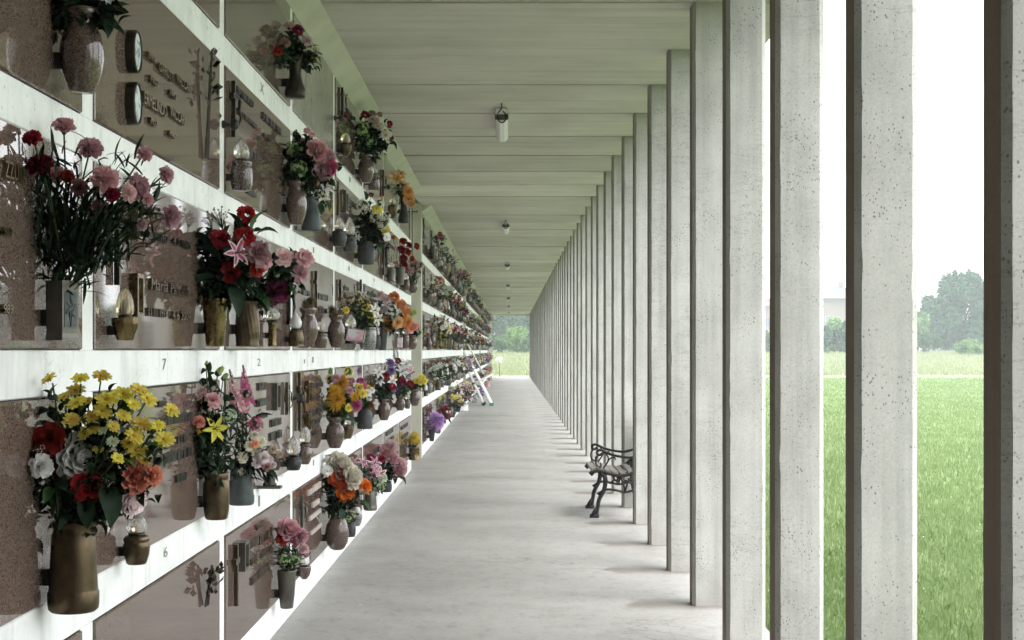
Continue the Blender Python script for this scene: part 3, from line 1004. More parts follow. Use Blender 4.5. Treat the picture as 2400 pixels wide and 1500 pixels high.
# ------------------------------------------------------------------ far houses
def house(px, ytop, Y, wpx, depth, label, wallm, roofm, hip=True):
    c = PX(px, VY, Y)
    s = Y / FPX
    W = wpx * s
    H = EYE - ground_z(Y) + (VY - ytop) * s
    He = H * 0.80
    rt = thing('house', label, 'house', (c.x, Y, ground_z(Y)), 'houses beyond the meadow')
    ob('wall', MB().box(-W / 2, W / 2, 0, depth, 0, He).mesh('wall', [wallm]), rt)
    rf = MB()
    ov = 0.9
    x0, x1, y0, y1 = -W / 2 - ov, W / 2 + ov, -ov, depth + ov
    rf.box(x0, x1, y0, y1, He + .002, He + 0.5, 1)
    rg = W * 0.2 if hip else W / 2 + ov
    rf.add([(x0, y0, He + .5), (x1, y0, He + .5), (x1, y1, He + .5), (x0, y1, He + .5), (-rg, depth / 2, H), (rg, depth / 2, H)],
           [(0, 1, 5, 4), (1, 2, 5), (2, 3, 4, 5), (3, 0, 4)], 0)
    r_ = ob('roof', rf.mesh('roof', [roofm, 'house_trim']), rt)
    ob('chimney', MB().box(W * .12, W * .12 + .7, depth * .4, depth * .4 + .7, H - 1.2, H + .7).mesh('chimney', [wallm]), r_)
    wm = MB().box(-.55, .55, -.03, .05, 0, 1.4).mesh('window', ['window_glass'])
    fm = MB()
    for b in ((-.68, -.55, -.1, 1.5), (.55, .68, -.1, 1.5), (-.55, .55, 1.4, 1.5), (-.55, .55, -.1, 0), (-.04, .04, 0, 1.4)):
        fm.box(b[0], b[1], -.08, .04, b[2], b[3])
    fm = fm.mesh('frame', ['house_trim'])
    nf = max(1, int(He // 3))
    nx = max(2, int(W // 3))
    for f in range(nf):
        for i in range(nx):
            wo = ob('window', wm, rt, (-W / 2 + W * (i + .5) / nx, 0, 1.1 + 3 * f))
            ob('frame', fm, wo)
        if f:
            ob('balcony', MB().box(-W * .45, -W * .05, -1.2, -.002, 3 * f - .1, 3 * f + .95).mesh('balcony', ['house_trim']), rt)
house(1968, 668, 230, 96, 9, 'beige two storey house with grey hip roof beyond the meadow', 'house_wall', 'roof_grey')
house(1782, 690, 235, 70, 9, 'house with a red roof glimpsed between two columns', 'house_wall_pink', 'roof_red')
house(1241, 742, 240, 34, 8, 'far pale house beside the corridor exit trees', 'house_wall', 'roof_grey')

# small white garden post at the exit
p = PX(1171, 884, 87.5)
gp = thing('garden_post', 'thin post with round white heads standing in the grass outside the exit', 'post', (p.x, p.y, -0.06))
ob('pole', MB().tube([(0, 0, 0), (0, 0, 0.98)], 0.02, 8).mesh('pole', ['grey_bronze'], True), gp)
for dx, dz, rr in ((-.10, 1.05, .14), (.08, 1.12, .09), (.04, .92, .10)):
    ob('white_head', MB().lathe([(0, -rr), (rr * .5, -rr * .87), (rr * .87, -rr * .5), (rr, 0), (rr * .87, rr * .5), (rr * .5, rr * .87), (0, rr)], 14).mesh('white_head', ['white_plastic'], True), gp, (dx, 0, dz))

# ------------------------------------------------------------------ bench
def bez(pts, n=10):
    """Catmull-Rom through points"""
    P = [Vector(p) for p in pts]
    P = [P[0] * 2 - P[1]] + P + [P[-1] * 2 - P[-2]]
    out = []
    for i in range(1, len(P) - 2):
        for j in range(n):
            t = j / n
            a, b, c_, d = P[i - 1], P[i], P[i + 1], P[i + 2]
            out.append(.5 * ((2 * b) + (c_ - a) * t + (2 * a - 5 * b + 4 * c_ - d) * t * t + (3 * b - a - 3 * c_ + d) * t ** 3))
    out.append(P[-2])
    return out
by0, by1 = 13.84, 14.66
bench = thing('park_bench', 'small slatted bench with black scrolled cast iron ends between the columns', 'bench', (0.9, (by0 + by1) / 2, 0))
def bl(px, py, y=13.86):
    p = PX(px, py, y)
    return (p.x - 0.9, p.z)
def curve(m, pts, r, flat=0.75, n=7):
    q = bez([(x, 0, z) for x, z in pts], n)
    m.tube(q, r, 6, 0, flat)
for y in (by0, by1):
    yl = y - (by0 + by1) / 2
    e = MB()
    A = [bl(*q) for q in ((1383, 1112), (1393, 1103), (1408, 1103), (1430, 1109), (1452, 1113), (1478, 1108), (1500, 1090))]
    curve(e, A, 0.026, 0.6)
    curve(e, [bl(*q) for q in ((1408, 1106), (1418, 1120), (1416, 1145), (1404, 1170), (1400, 1192), (1398, 1206))], [0.027 - 0.008 * abs(i / 35 - .15) for i in range(36)], 0.75)
    fx, fz = bl(1396, 1209)
    e.box(fx - .055, fx + .03, -.022, .022, 0, .03)
    e.tube([(fx - .02, 0, .02), (fx - .005, 0, .06), (fx + .01, 0, .09)], [.038, .03, .024], 6, 0, .6)
    curve(e, [bl(*q) for q in ((1500, 1090), (1496, 1125), (1502, 1165), (1514, 1208))], 0.024, 0.8)
    curve(e, [bl(*q) for q in ((1400, 1158), (1420, 1147), (1445, 1149), (1466, 1153), (1490, 1146), (1500, 1140))], 0.014)
    for q in (((1418, 1122), (1430, 1132), (1440, 1124), (1452, 1134), (1466, 1126), (1480, 1132), (1494, 1120)),
              ((1455, 1120), (1460, 1132), (1465, 1150)), ((1474, 1120), (1470, 1133), (1465, 1150)), ((1436, 1112), (1442, 1126), (1452, 1118))):
        curve(e, [bl(*s) for s in q], 0.011)
    # arm with its scrolls
    curve(e, [bl(*q) for q in ((1412, 1062), (1405, 1066), (1399, 1062), (1401, 1056), (1410, 1055), (1430, 1064), (1455, 1070), (1480, 1072), (1504, 1066))], 0.015)
    curve(e, [bl(*q) for q in ((1404, 1064), (1396, 1076), (1398, 1090), (1408, 1094), (1407, 1084))], 0.009)
    curve(e, [bl(*q) for q in ((1418, 1060), (1425, 1072), (1424, 1082), (1416, 1094), (1412, 1104))], 0.009)
    curve(e, [bl(*q) for q in ((1424, 1082), (1430, 1074), (1440, 1072), (1442, 1078))], 0.008)
    # back upright
    curve(e, [bl(*q) for q in ((1500, 1092), (1507, 1066), (1513, 1040), (1524, 1000), (1530, 985))], 0.015)
    ob('cast_iron_end', e.mesh('cast_iron_end', ['cast_iron'], True), bench, (0, yl, 0))
hl = (by1 - by0) / 2 + .01
for (px, py) in ((1392, 1102), (1408, 1102), (1424, 1106), (1442, 1110), (1460, 1111), (1478, 1106)):
    x, z = bl(px, py)
    ob('seat_slat', MB().box(x - .027, x + .027, -hl, hl, z - .006, z + .016).mesh('seat_slat', ['bench_wood']), bench)
for (px, py) in ((1506, 1070), (1510, 1052), (1515, 1034), (1521, 1015), (1527, 997)):
    x, z = bl(px, py)
    ob('back_slat', MB().box(x + .006, x + .028, -hl, hl, z - .03, z + .03).mesh('back_slat', ['bench_wood']), bench)

# ------------------------------------------------------------------ ceiling lamps
lampl = ['nearest long tube lamp on the ceiling, with a cable loop', 'second ceiling tube lamp from the camera', 'third ceiling tube lamp from the camera', 'fourth ceiling tube lamp, small in the distance',
         'fifth ceiling tube lamp, tiny in the distance', 'sixth ceiling tube lamp, near the exit', 'last ceiling tube lamp, right before the exit']
for i in range(7):
    yy = 13.0 + 11.35 * i
    lo = thing('ceiling_lamp', lampl[i], 'lamp', (-0.075, yy, ZC), 'ceiling tube lamps')
    ob('housing', MB().box(-.05, .05, 0, 1.27, -.055, -.004).mesh('housing', ['aluminium']), lo)
    mb = MB()
    pr = [(-.048, -.056), (-.055, -.075), (-.045, -.105), (-.02, -.122), (.02, -.122), (.045, -.105), (.055, -.075), (.048, -.056)]
    for k in range(len(pr) - 1):
        (a, b), (c_, d) = pr[k], pr[k + 1]
        mb.add([(a, .03, b), (c_, .03, d), (c_, 1.24, d), (a, 1.24, b)], [(0, 1, 2, 3)])
    mb.add([(a, .03, b) for a, b in pr], [tuple(range(len(pr)))])
    mb.add([(a, 1.24, b) for a, b in pr], [tuple(range(len(pr)))])
    ob('diffuser', mb.mesh('diffuser', ['white_plastic'], True), lo)
    ob('cable', MB().tube(bez([(0, -.25, -.004), (0.0, -.12, -.02), (-.035, -.02, -.06), (-.02, -.015, -.12), (.02, -.015, -.125), (.04, -.02, -.07), (0.01, -.01, -.03)], 8), .006, 5).mesh('cable', ['rubber'], True), lo)
    ob('end_cap', MB().box(-.058, .058, .0005, .029, -.10, -.0555).mesh('end_cap', ['grey_bronze']), lo)

# ------------------------------------------------------------------ ladder against the wall
LY = 41.6
ld = thing('leaning_ladder', 'white metal step ladder with handrail leaning on the flowered wall', 'ladder', (PX(1120, 948, LY).x, LY, 0))
lx = ld.location.x
def lp(px, py, dy=0.0):
    p = PX(px, py, LY + dy)
    return (p.x - lx, dy, max(p.z, 0.02))
for dy in (0.0, 0.5):
    a, b = lp(1152, 946), lp(1086, 818)
    ob('stringer', MB().tube([(a[0], dy, a[2]), (b[0], dy, b[2])], .045, 6, 0, 0.6).mesh('stringer', ['aluminium']), ld)
    a, b = lp(1155, 877), lp(1090, 909)
    ob('brace', MB().tube([(a[0], dy, a[2]), (b[0], dy, b[2])], .035, 8).mesh('brace', ['aluminium'], True), ld)
    a, b = lp(1132, 944), lp(1094, 862)
    ob('rear_leg', MB().tube([(a[0], dy + .02, a[2]), (b[0], dy + .02, b[2])], .03, 6).mesh('rear_leg', ['aluminium']), ld)
    ob('foot_cap', MB().box(lp(1152, 946)[0] - .06, lp(1152, 946)[0] + .06, dy - .05, dy + .05, 0, .09).mesh('foot_cap', ['green_cap']), ld)
    cx_ = lp(1133, 946)[0]
    w_ = MB().lathe([(0, -.02), (.055, -.02), (.06, 0), (.055, .02), (0, .02)], 14)
    ob('caster', w_.mesh('caster', ['rubber'], True), ld, (cx_, dy + .06, .06), (R(90), 0, 0))
a, b = lp(1133, 877), lp(1090, 797)
ob('handrail', MB().tube([(a[0], 0.5, a[2]), (b[0], 0.5, b[2])], .02, 8).mesh('handrail', ['aluminium'], True), ld)
a, b = lp(1152, 946), lp(1086, 818)
for i in range(7):
    f = (i + .6) / 7.4
    x, z = a[0] + (b[0] - a[0]) * f, a[2] + (b[2] - a[2]) * f
    ob('tread', MB().box(x - .14, x + .02, .03, .47, z - .02, z + .02).mesh('tread', ['grey_bronze' if i % 2 else 'aluminium']), ld)

# fallen petals and bits of leaf on the floor
fm = MB()
rp_ = random.Random(3)
for i in range(46):
    x = -XL + abs(rp_.gauss(0, .5)) + .05 if rp_.random() < .7 else rp_.uniform(-1.1, 1.0)
    y = rp_.uniform(7, 34)
    s_ = rp_.uniform(.006, .014)
    a = rp_.uniform(0, 6.28)
    c_, d_ = math.cos(a) * s_, math.sin(a) * s_
    fm.add([(x - c_, y - d_, .003), (x + d_ * .6, y - c_ * .6, .002), (x + c_, y + d_, .006), (x - d_ * .6, y + c_ * .6, .004)], [(0, 1, 2, 3)], rp_.choice((0, 0, 1, 2)))
o = ob('fallen_petals', fm.mesh('fallen_petals', [petal_mat('blush'), 'leaf_dry', petal_mat('dusty')]))
o['kind'] = 'stuff'
tag(o, 'fallen petals and leaf bits scattered on the concrete floor', 'petals')
# ------------------------------------------------------------------ blossoms: unit-diameter meshes facing +Z
BL = {}
def petal(m, ang, r0, ln, wd, el, curl, cup=0.15, tip=0.6, z0=0.0, nu=4, mi=0, mid=None, ruffle=0.0, rnd=random):
    """one petal patch leaving the axis at radius r0, raised by el degrees and bent by curl degrees along its length"""
    ca, sa = math.cos(ang), math.sin(ang)
    rad, z = r0, z0
    rows = []
    for i in range(nu + 1):
        s = i / nu
        th = R(el + curl * s)
        if i:
            rad += math.cos(th) * ln / nu
            z += math.sin(th) * ln / nu
        ww = wd * (math.sin(math.pi * (0.12 + 0.88 * s * (1 - 0.12 * (1 - tip)))) ** tip if s < 1 else (0.66 if tip < .7 else 0.05))
        row = []
        for j in (-1, -.5, 0, .5, 1):
            y = j * ww * 0.5
            h = cup * ww * (j * j - .4) + (rnd.uniform(-1, 1) * ruffle * ln * s)
            x = rad - math.sin(th) * h * .6
            zz = z + math.cos(th) * h
            row.append((x * ca - y * sa, x * sa + y * ca, zz))
        rows.append(row)
    v = [p for row in rows for p in row]
    f, o = [], 5
    off = len(m.v)
    m.v += v
    for i in range(nu):
        for j in range(4):
            m.f.append((off + i * o + j, off + i * o + j + 1, off + (i + 1) * o + j + 1, off + (i + 1) * o + j))
            m.m.append(mid if (mid is not None and j in (1, 2) and i < nu - 1) else mi)
def blossom(kind, cn):
    key = (kind, cn)
    if key in BL:
        return BL[key]
    rnd = random.Random(hash(kind) % 1000 if False else sum(map(ord, kind + cn)))
    m = MB()
    mats = [petal_mat(cn), 'leaf_mid']
    pi2 = 2 * math.pi
    def ring(n, r0, ln, wd, el, curl, **k):
        ph = rnd.uniform(0, 6)
        for i in range(n):
            petal(m, ph + pi2 * i / n + rnd.uniform(-.15, .15), r0, ln * rnd.uniform(.88, 1.12), wd * rnd.uniform(.9, 1.1), el + rnd.uniform(-8, 8), curl, rnd=rnd, **k)
    if kind == 'rose':
        ring(3, .01, .20, .18, 82, 14, z0=.05, cup=.4)
        ring(4, .04, .25, .26, 76, 0, z0=.02, cup=.35)
        ring(5, .08, .30, .34, 62, -12, z0=0, cup=.3)
        ring(5, .11, .36, .42, 44, -42, z0=-.03, cup=.2)
        ring(6, .12, .40, .46, 22, -58, z0=-.06, cup=.12)
    elif kind == 'peony':
        for q in range(7):
            f = q / 6
            ring(8, .02 + .07 * f, .24 + .20 * f, .26 + .18 * f, 92 - 78 * f, 10 - 20 * f, z0=.10 - .2 * f, cup=.3, ruffle=.05, tip=.5)
    elif kind == 'carnation':
        for q in range(7):
            f = q / 6
            ring(10, .01 + .03 * f, .26 + .22 * f, .20 + .10 * f, 88 - 66 * f, -14, z0=.06 - .12 * f, cup=.45, ruffle=.11, tip=.4)
        m.lathe([(.03, -.42), (.10, -.36), (.13, -.12), (.17, -.02)], 8, 1)
    elif kind == 'mum':
        for q in range(7):
            f = q / 6
            ring(11 + q, .02 + .03 * f, .20 + .28 * f, .09, 84 - 78 * f, -16 - 8 * f, z0=.06 - .12 * f, cup=.5, tip=.8, nu=3)
    elif kind == 'daisy':
        mats.append(petal_mat('gold'))
        ring(12, .07, .43, .20, 16, -18, cup=.2, tip=.55, nu=3)
        ring(9, .06, .36, .19, 32, -16, z0=.01, cup=.2, tip=.55, nu=3)
        m.lathe([(.11, 0), (.10, .06), (.05, .09), (0, .095)], 10, 2)
        m.lathe([(.02, -.16), (.09, -.06), (.10, 0)], 7, 1)
    elif kind == 'lily':
        mats.append(petal_mat('hotpink' if cn in ('pink', 'blush', 'ltpink') else cn))
        for i in range(6):
            petal(m, pi2 * i / 6 + rnd.uniform(-.1, .1), .03, .60, .24 if i % 2 else .19, 62, -72, cup=.3, tip=.95, z0=-.1, nu=5, mid=2, rnd=rnd)
        for i in range(5):
            a = pi2 * i / 5
            m.tube([(0, 0, -.05), (math.cos(a) * .06, math.sin(a) * .06, .2), (math.cos(a) * .12, math.sin(a) * .12, .3)], .012, 4, 1)
    elif kind == 'bud':
        ring(4, .02, .55, .34, 84, 8, z0=-.3, cup=.6)
        m.lathe([(.03, -.42), (.14, -.34), (.17, -.22), (.12, -.1)], 8, 1)
    elif kind == 'cluster':
        for q in range(30):
            d = Vector((rnd.gauss(0, 1), rnd.gauss(0, 1), abs(rnd.gauss(0, 1)) * .9 - .1)).normalized()
            c = d * .42 * rnd.uniform(.85, 1.1)
            a = d.orthogonal().normalized()
            b = d.cross(a)
            s = rnd.uniform(.10, .15)
            t0 = rnd.uniform(0, 1.5)
            for k in range(4):
                u = a * math.cos(t0 + k * 1.5708) + b * math.sin(t0 + k * 1.5708)
                w_ = d.cross(u)
                m.add([c, c + u * s * .6 + w_ * s * .42 + d * .02, c + u * s + d * .045, c + u * s * .6 - w_ * s * .42 + d * .02], [(0, 1, 2, 3)], 0)
        m.lathe([(0, -.3), (.22, -.18), (.33, .05), (.25, .25), (0, .34)], 8, 1)
    elif kind == 'spray':
        for q in range(26):
            d = Vector((rnd.gauss(0, 1), rnd.gauss(0, 1), abs(rnd.gauss(0, 1)))).normalized()
            c = d * rnd.uniform(.25, .5)
            m.tube([(0, 0, -.4), tuple(c * .5 + Vector((0, 0, -.08))), tuple(c)], .008, 3, 1)
            s = rnd.uniform(.03, .055)
            for k in range(2):
                a = Vector((rnd.gauss(0, 1), rnd.gauss(0, 1), rnd.gauss(0, 1))).normalized()
                b = a.orthogonal().normalized()
                m.add([c - a * s, c - b * s, c + a * s, c + b * s], [(0, 1, 2, 3)], 0)
    elif kind == 'spike':
        for q in range(26):
            z = -.5 + q / 26
            a = q * 2.4
            d = Vector((math.cos(a), math.sin(a), .25)).normalized()
            c = Vector((0, 0, z)) + d * (.10 * (1.1 - q / 26))
            s = .16 * (1.15 - q / 26)
            u = d.orthogonal().normalized()
            w_ = d.cross(u)
            for k in range(4):
                x = u * math.cos(k * 1.57) + w_ * math.sin(k * 1.57)
                y = d.cross(x)
                m.add([c, c + x * s * .6 + y * s * .4 + d * s * .2, c + x * s + d * s * .45, c + x * s * .6 - y * s * .4 + d * s * .2], [(0, 1, 2, 3)], 0)
        m.tube([(0, 0, -.6), (0, 0, .5)], .02, 4, 1)
    me = m.mesh('blossom_' + kind, mats, True)
    BL[key] = me
    return me
LEAVES = {}
def leaf_mesh(kind, mname):
    key = (kind, mname)
    if key in LEAVES:
        return LEAVES[key]
    m = MB()
    rnd = random.Random(4)
    if kind == 'broad':
        n = 5
        v = []
        for i in range(n + 1):
            s = i / n
            wd = .52 * math.sin(math.pi * (s ** .75)) ** .8 if 0 < s < 1 else 0.0
            z = .22 * math.sin(s * 2.2) - .25 * s * s
            v += [(-wd / 2, s, z + wd * .22), (0, s, z), (wd / 2, s, z + wd * .22)]
        f = []
        for i in range(n):
            f += [(3 * i, 3 * i + 1, 3 * i + 4, 3 * i + 3), (3 * i + 1, 3 * i + 2, 3 * i + 5, 3 * i + 4)]
        m.add(v, f)
    elif kind == 'blade':
        n = 5
        v = []
        for i in range(n + 1):
            s = i / n
            wd = .13 * math.sin(math.pi * (.15 + .85 * s)) if s < 1 else 0
            v += [(-wd / 2, s, .3 * s - .4 * s * s), (wd / 2, s, .3 * s - .4 * s * s)]
        m.add(v, [(2 * i, 2 * i + 1, 2 * i + 3, 2 * i + 2) for i in range(n)])
    else:                                   # palm / fern frond
        m.tube([(0, 0, 0), (0, .5, .1), (0, 1, 0)], .012, 4)
        for i in range(13):
            s = .12 + .85 * i / 13
            l_ = .42 * math.sin(math.pi * (s * .85 + .1))
            for sg in (-1, 1):
                b = Vector((0, s, .1 * math.sin(s * 3)))
                d = Vector((sg * .8, .6, -.1)).normalized()
                m.add([b, b + d * l_ * .5 + Vector((0, .03, .02)), b + d * l_, b + d * l_ * .5 - Vector((0, .03, -.02))], [(0, 1, 2, 3)])
    me = m.mesh('leaf_' + kind, [mname], True)
    LEAVES[key] = me
    return me
def look(d, roll=0.0):
    q = Vector(d).to_track_quat('Z', 'Y')
    return (q.to_matrix() @ Matrix.Rotation(roll, 3, 'Z')).to_euler()
def look_y(d, roll=0.0):
    q = Vector(d).to_track_quat('Y', 'Z')
    return (q.to_matrix() @ Matrix.Rotation(roll, 3, 'Y')).to_euler()

# ------------------------------------------------------------------ vases and lamps: unit lathes (radius 1, height 1)
PROF = dict(
    urn=[(0, 0), (.52, 0), (.6, .025), (.64, .06), (.86, .22), (.98, .38), (1, .5), (.96, .6), (.86, .70), (.7, .78), (.64, .83), (.68, .87), (.82, .91), (.86, .95), (.84, 1), (.72, 1), (.62, .93), (0, .90)],
    cup=[(0, 0), (.6, 0), (.66, .02), (.80, .35), (.93, .80), (.98, .93), (1, .95), (1, 1), (.92, 1), (.88, .9), (0, .86)],
    barrel=[(0, 0), (.74, 0), (.84, .03), (.94, .18), (1, .42), (1, .62), (.96, .80), (.88, .84), (.88, .87), (.94, .90), (.94, .98), (.9, 1), (.8, 1), (.78, .9), (0, .88)],
    flare=[(0, 0), (.86, 0), (.97, .03), (1, .09), (1, .22), (.95, .23), (.95, .25), (.9, .55), (.84, .85), (.76, .93), (.84, .95), (.86, 1), (.78, 1), (.72, .9), (0, .88)],
    bulb=[(0, 0), (.5, 0), (.62, .05), (.9, .22), (1, .4), (.92, .55), (.66, .72), (.55, .85), (.6, .95), (.68, 1), (.58, 1), (.45, .88), (0, .85)],
    sphere=[(0, 0), (.4, .01), (.62, .06), (.88, .24), (1, .5), (.97, .66), (.88, .8), (.68, .94), (.62, .96), (.62, 1), (.54, 1), (.52, .94), (0, .9)],
    pot=[(0, 0), (.66, 0), (.76, .05), (.94, .35), (1, .6), (.98, .72), (.9, .76), (.9, .8), (.97, .83), (.95, .93), (.8, 1), (.5, 1), (0, 1)],
    can=[(0, 0), (.94, 0), (1, .02), (1, .05), (.95, .07), (.95, .9), (1, .92), (1, 1), (.92, 1), (.9, .9), (0, .86)],
    bottle=[(0, 0), (.9, 0), (1, .04), (1, .55), (.9, .68), (.55, .8), (.42, .86), (.42, .97), (.5, 1), (.4, 1), (.34, .9), (0, .88)],
    slim=[(0, 0), (.9, 0), (1, .06), (1, .16), (.92, .24), (.62, .42), (.55, .6), (.62, .8), (.86, .97), (.9, 1), (.8, 1), (.5, .8), (0, .75)],
    bowl=[(0, 0), (.35, 0), (.45, .05), (.8, .3), (1, .7), (1, .9), (.96, 1), (.8, 1), (.5, .96), (0, .95)],
    flame=[(.50, 0), (.62, .03), (.86, .12), (1, .26), (.96, .42), (.76, .60), (.48, .78), (.24, .91), (.08, .98), (0, 1)],
    ball=[(.4, 0), (.7, .1), (.95, .32), (1, .5), (.95, .68), (.7, .9), (.3, .99), (0, 1)],
    drop=[(.62, 0), (.9, .06), (1, .2), (.92, .5), (.66, .74), (.34, .9), (.12, .97), (0, 1)])
VM = {}
def vase_mesh(kind, mname):
    key = (kind, mname)
    if key in VM:
        return VM[key]
    m = MB()
    if kind == 'square':
        for (a, b, z0, z1) in ((.70, .70, 0, .05), (.70, .66, .05, .12), (.66, .70, .12, .97), (.72, .72, .97, 1.0)):
            v = [(x * a, y * a, z0) for x, y in ((-1, -1), (1, -1), (1, 1), (-1, 1))] + [(x * b, y * b, z1) for x, y in ((-1, -1), (1, -1), (1, 1), (-1, 1))]
            m.add(v, [(0, 1, 5, 4), (1, 2, 6, 5), (2, 3, 7, 6), (3, 0, 4, 7), (3, 2, 1, 0)])
        m.add([(-.72, -.72, 1), (.72, -.72, 1), (.72, .72, 1), (-.72, .72, 1)], [(0, 1, 2, 3)])
        me = m.mesh('vase', [mname])
    elif kind == 'fluted':
        pr = [(0, 0), (.92, 0), (.95, .02), (.92, .05), (.92, .08), (1, .3), (1, .5), (.92, .75), (.8, .93), (.84, .95), (.84, 1), (.76, 1), (.7, .9), (0, .88)]
        q = []
        for i in range(len(pr) - 1):
            for j in range(4 if .08 <= pr[i][1] < .93 else 1):
                f = j / 4
                q.append((pr[i][0] + (pr[i + 1][0] - pr[i][0]) * f, pr[i][1] + (pr[i + 1][1] - pr[i][1]) * f))
        q.append(pr[-1])
        m.lathe(q, 72, 0, lambda a, z: 1 - (.055 * abs(math.sin(a * 9 + z * 5.5)) if .08 < z < .93 else 0))
        me = m.mesh('vase', [mname], True)
    elif kind == 'facet':
        m.lathe([(0, 0), (.55, 0), (.62, .05), (.95, .6), (1, .75), (1, 1), (.9, 1), (.85, .9), (0, .9)], 9)
        me = m.mesh('vase', [mname])
    elif kind in ('flame', 'drop', 'ball'):
        pr = PROF[kind]
        q = []
        for i in range(len(pr) - 1):
            for j in range(3):
                f = j / 3
                q.append((pr[i][0] + (pr[i + 1][0] - pr[i][0]) * f, pr[i][1] + (pr[i + 1][1] - pr[i][1]) * f))
        q.append(pr[-1])
        tw = 7 if kind == 'flame' else (0 if kind == 'drop' else 4)
        m.lathe(q, 40, 0, lambda a, z: 1 - .10 * abs(math.sin(a * 5 + z * tw)))
        me = m.mesh('glass_' + kind, [mname], True)
    else:
        m.lathe(PROF[kind], 8 if kind == 'hexa' else 26)
        me = m.mesh('vase', [mname], True)
    VM[key] = me
    return me
PROF['hexa'] = PROF['bottle']
BRK = MB().box(-1, 0, -.5, .5, -.5, .5).mesh('bracket', ['black'])
STEMME = {}
VASES = {}
def place(px, ybot, wpx, gap=0.02):
    d = 0.08
    for _ in range(4):
        s = (XL - d) / (VX - px)
        d = wpx * .5 * s + gap
    Y = FPX * s
    p = PX(px, ybot, Y)
    return p, s
def vase(key, kind, mname, px, yt, yb, wpx, label, gap=0.02, rz=0.0, cat='vase', name='vase'):
    p, s = place(px, yb, wpx, gap)
    r_, h = wpx * .5 * s, (yb - yt) * s
    rt = thing(name, label, cat, p, 'vases fixed to the burial wall')
    b = ob('body', vase_mesh(kind, mname), rt, (0, 0, 0), (0, 0, rz), (r_, r_, h))
    dw = p.x + XL
    ob('bracket', BRK, rt, (-r_ * .55, 0, h * .38), (0, 0, 0), (max(.01, dw - r_ * .55 - .008), .022, .045))
    if kind == 'square':
        # relief panel on the lit face
        rp = MB()
        rp.box(-.5, .5, -.02, 0, 0, 1)
        for i in range(6):
            a = i * 1.047
            rp.tube([(0, -.03, .5), (math.cos(a) * .22, -.07, .5 + math.sin(a) * .14), (math.cos(a + .4) * .42, -.03, .5 + math.sin(a + .4) * .3)], .045, 5)
        rp.tube([(0, -.03, .02), (.05, -.06, .3), (0, -.03, .5)], .04, 5)
        rp.tube([(0, -.03, .98), (-.05, -.06, .75), (0, -.03, .5)], .04, 5)
        nx, ny = math.cos(rz - math.pi / 4 + math.pi / 4 - math.pi / 2), 0
        o = ob('relief_panel', rp.mesh('relief_panel', ['verdigris']), b, (0, -.69, .22), (0, 0, 0), (1.02, .9, .6))
    VASES[key] = (rt, p + Vector((0, 0, h)), r_, s, px, yt)
    return rt
def lamp(kind, mname, px, yt, yb, wpx, yft, fw, label, flame='flame', gm='glass', gap=0.02):
    p, s = place(px, yb, wpx, gap)
    r_, h = wpx * .5 * s, (yb - yt) * s
    rt = thing('votive_lamp', label, 'votive lamp', p, 'votive lamps fixed to the burial wall')
    ob('base', vase_mesh(kind, mname), rt, (0, 0, 0), (0, 0, 0), (r_, r_, h))
    ob('collar', MB().lathe([(0, 0), (1, 0), (1, 1), (.8, 1.05), (0, 1.05)], 16).mesh('collar', ['bronze_dark'], True), rt, (0, 0, h - .002), (0, 0, 0), (fw * .36 * s, fw * .36 * s, .012))
    ob('glass_flame', vase_mesh(flame, gm), rt, (0, 0, h + .008), (0, 0, random.uniform(0, 3)), (fw * .5 * s, fw * .5 * s, (yt - yft) * s))
    ob('bulb', MB().lathe([(0, 0), (.5, .05), (.7, .3), (.5, .6), (.12, .9), (0, 1)], 10).mesh('bulb', ['amber_glass' if gm != 'amber_glass' else 'white_glass'], True), rt, (0, 0, h + .012), (0, 0, 0), (fw * .2 * s, fw * .2 * s, (yt - yft) * s * .6))
    dw = p.x + XL
    ob('bracket', BRK, rt, (-r_ * .5, 0, h * .45), (0, 0, 0), (max(.01, dw - r_ * .5 - .008), .02, .03))
    return rt
NEAR_GROUP = 'bouquets in vases on the burial wall'
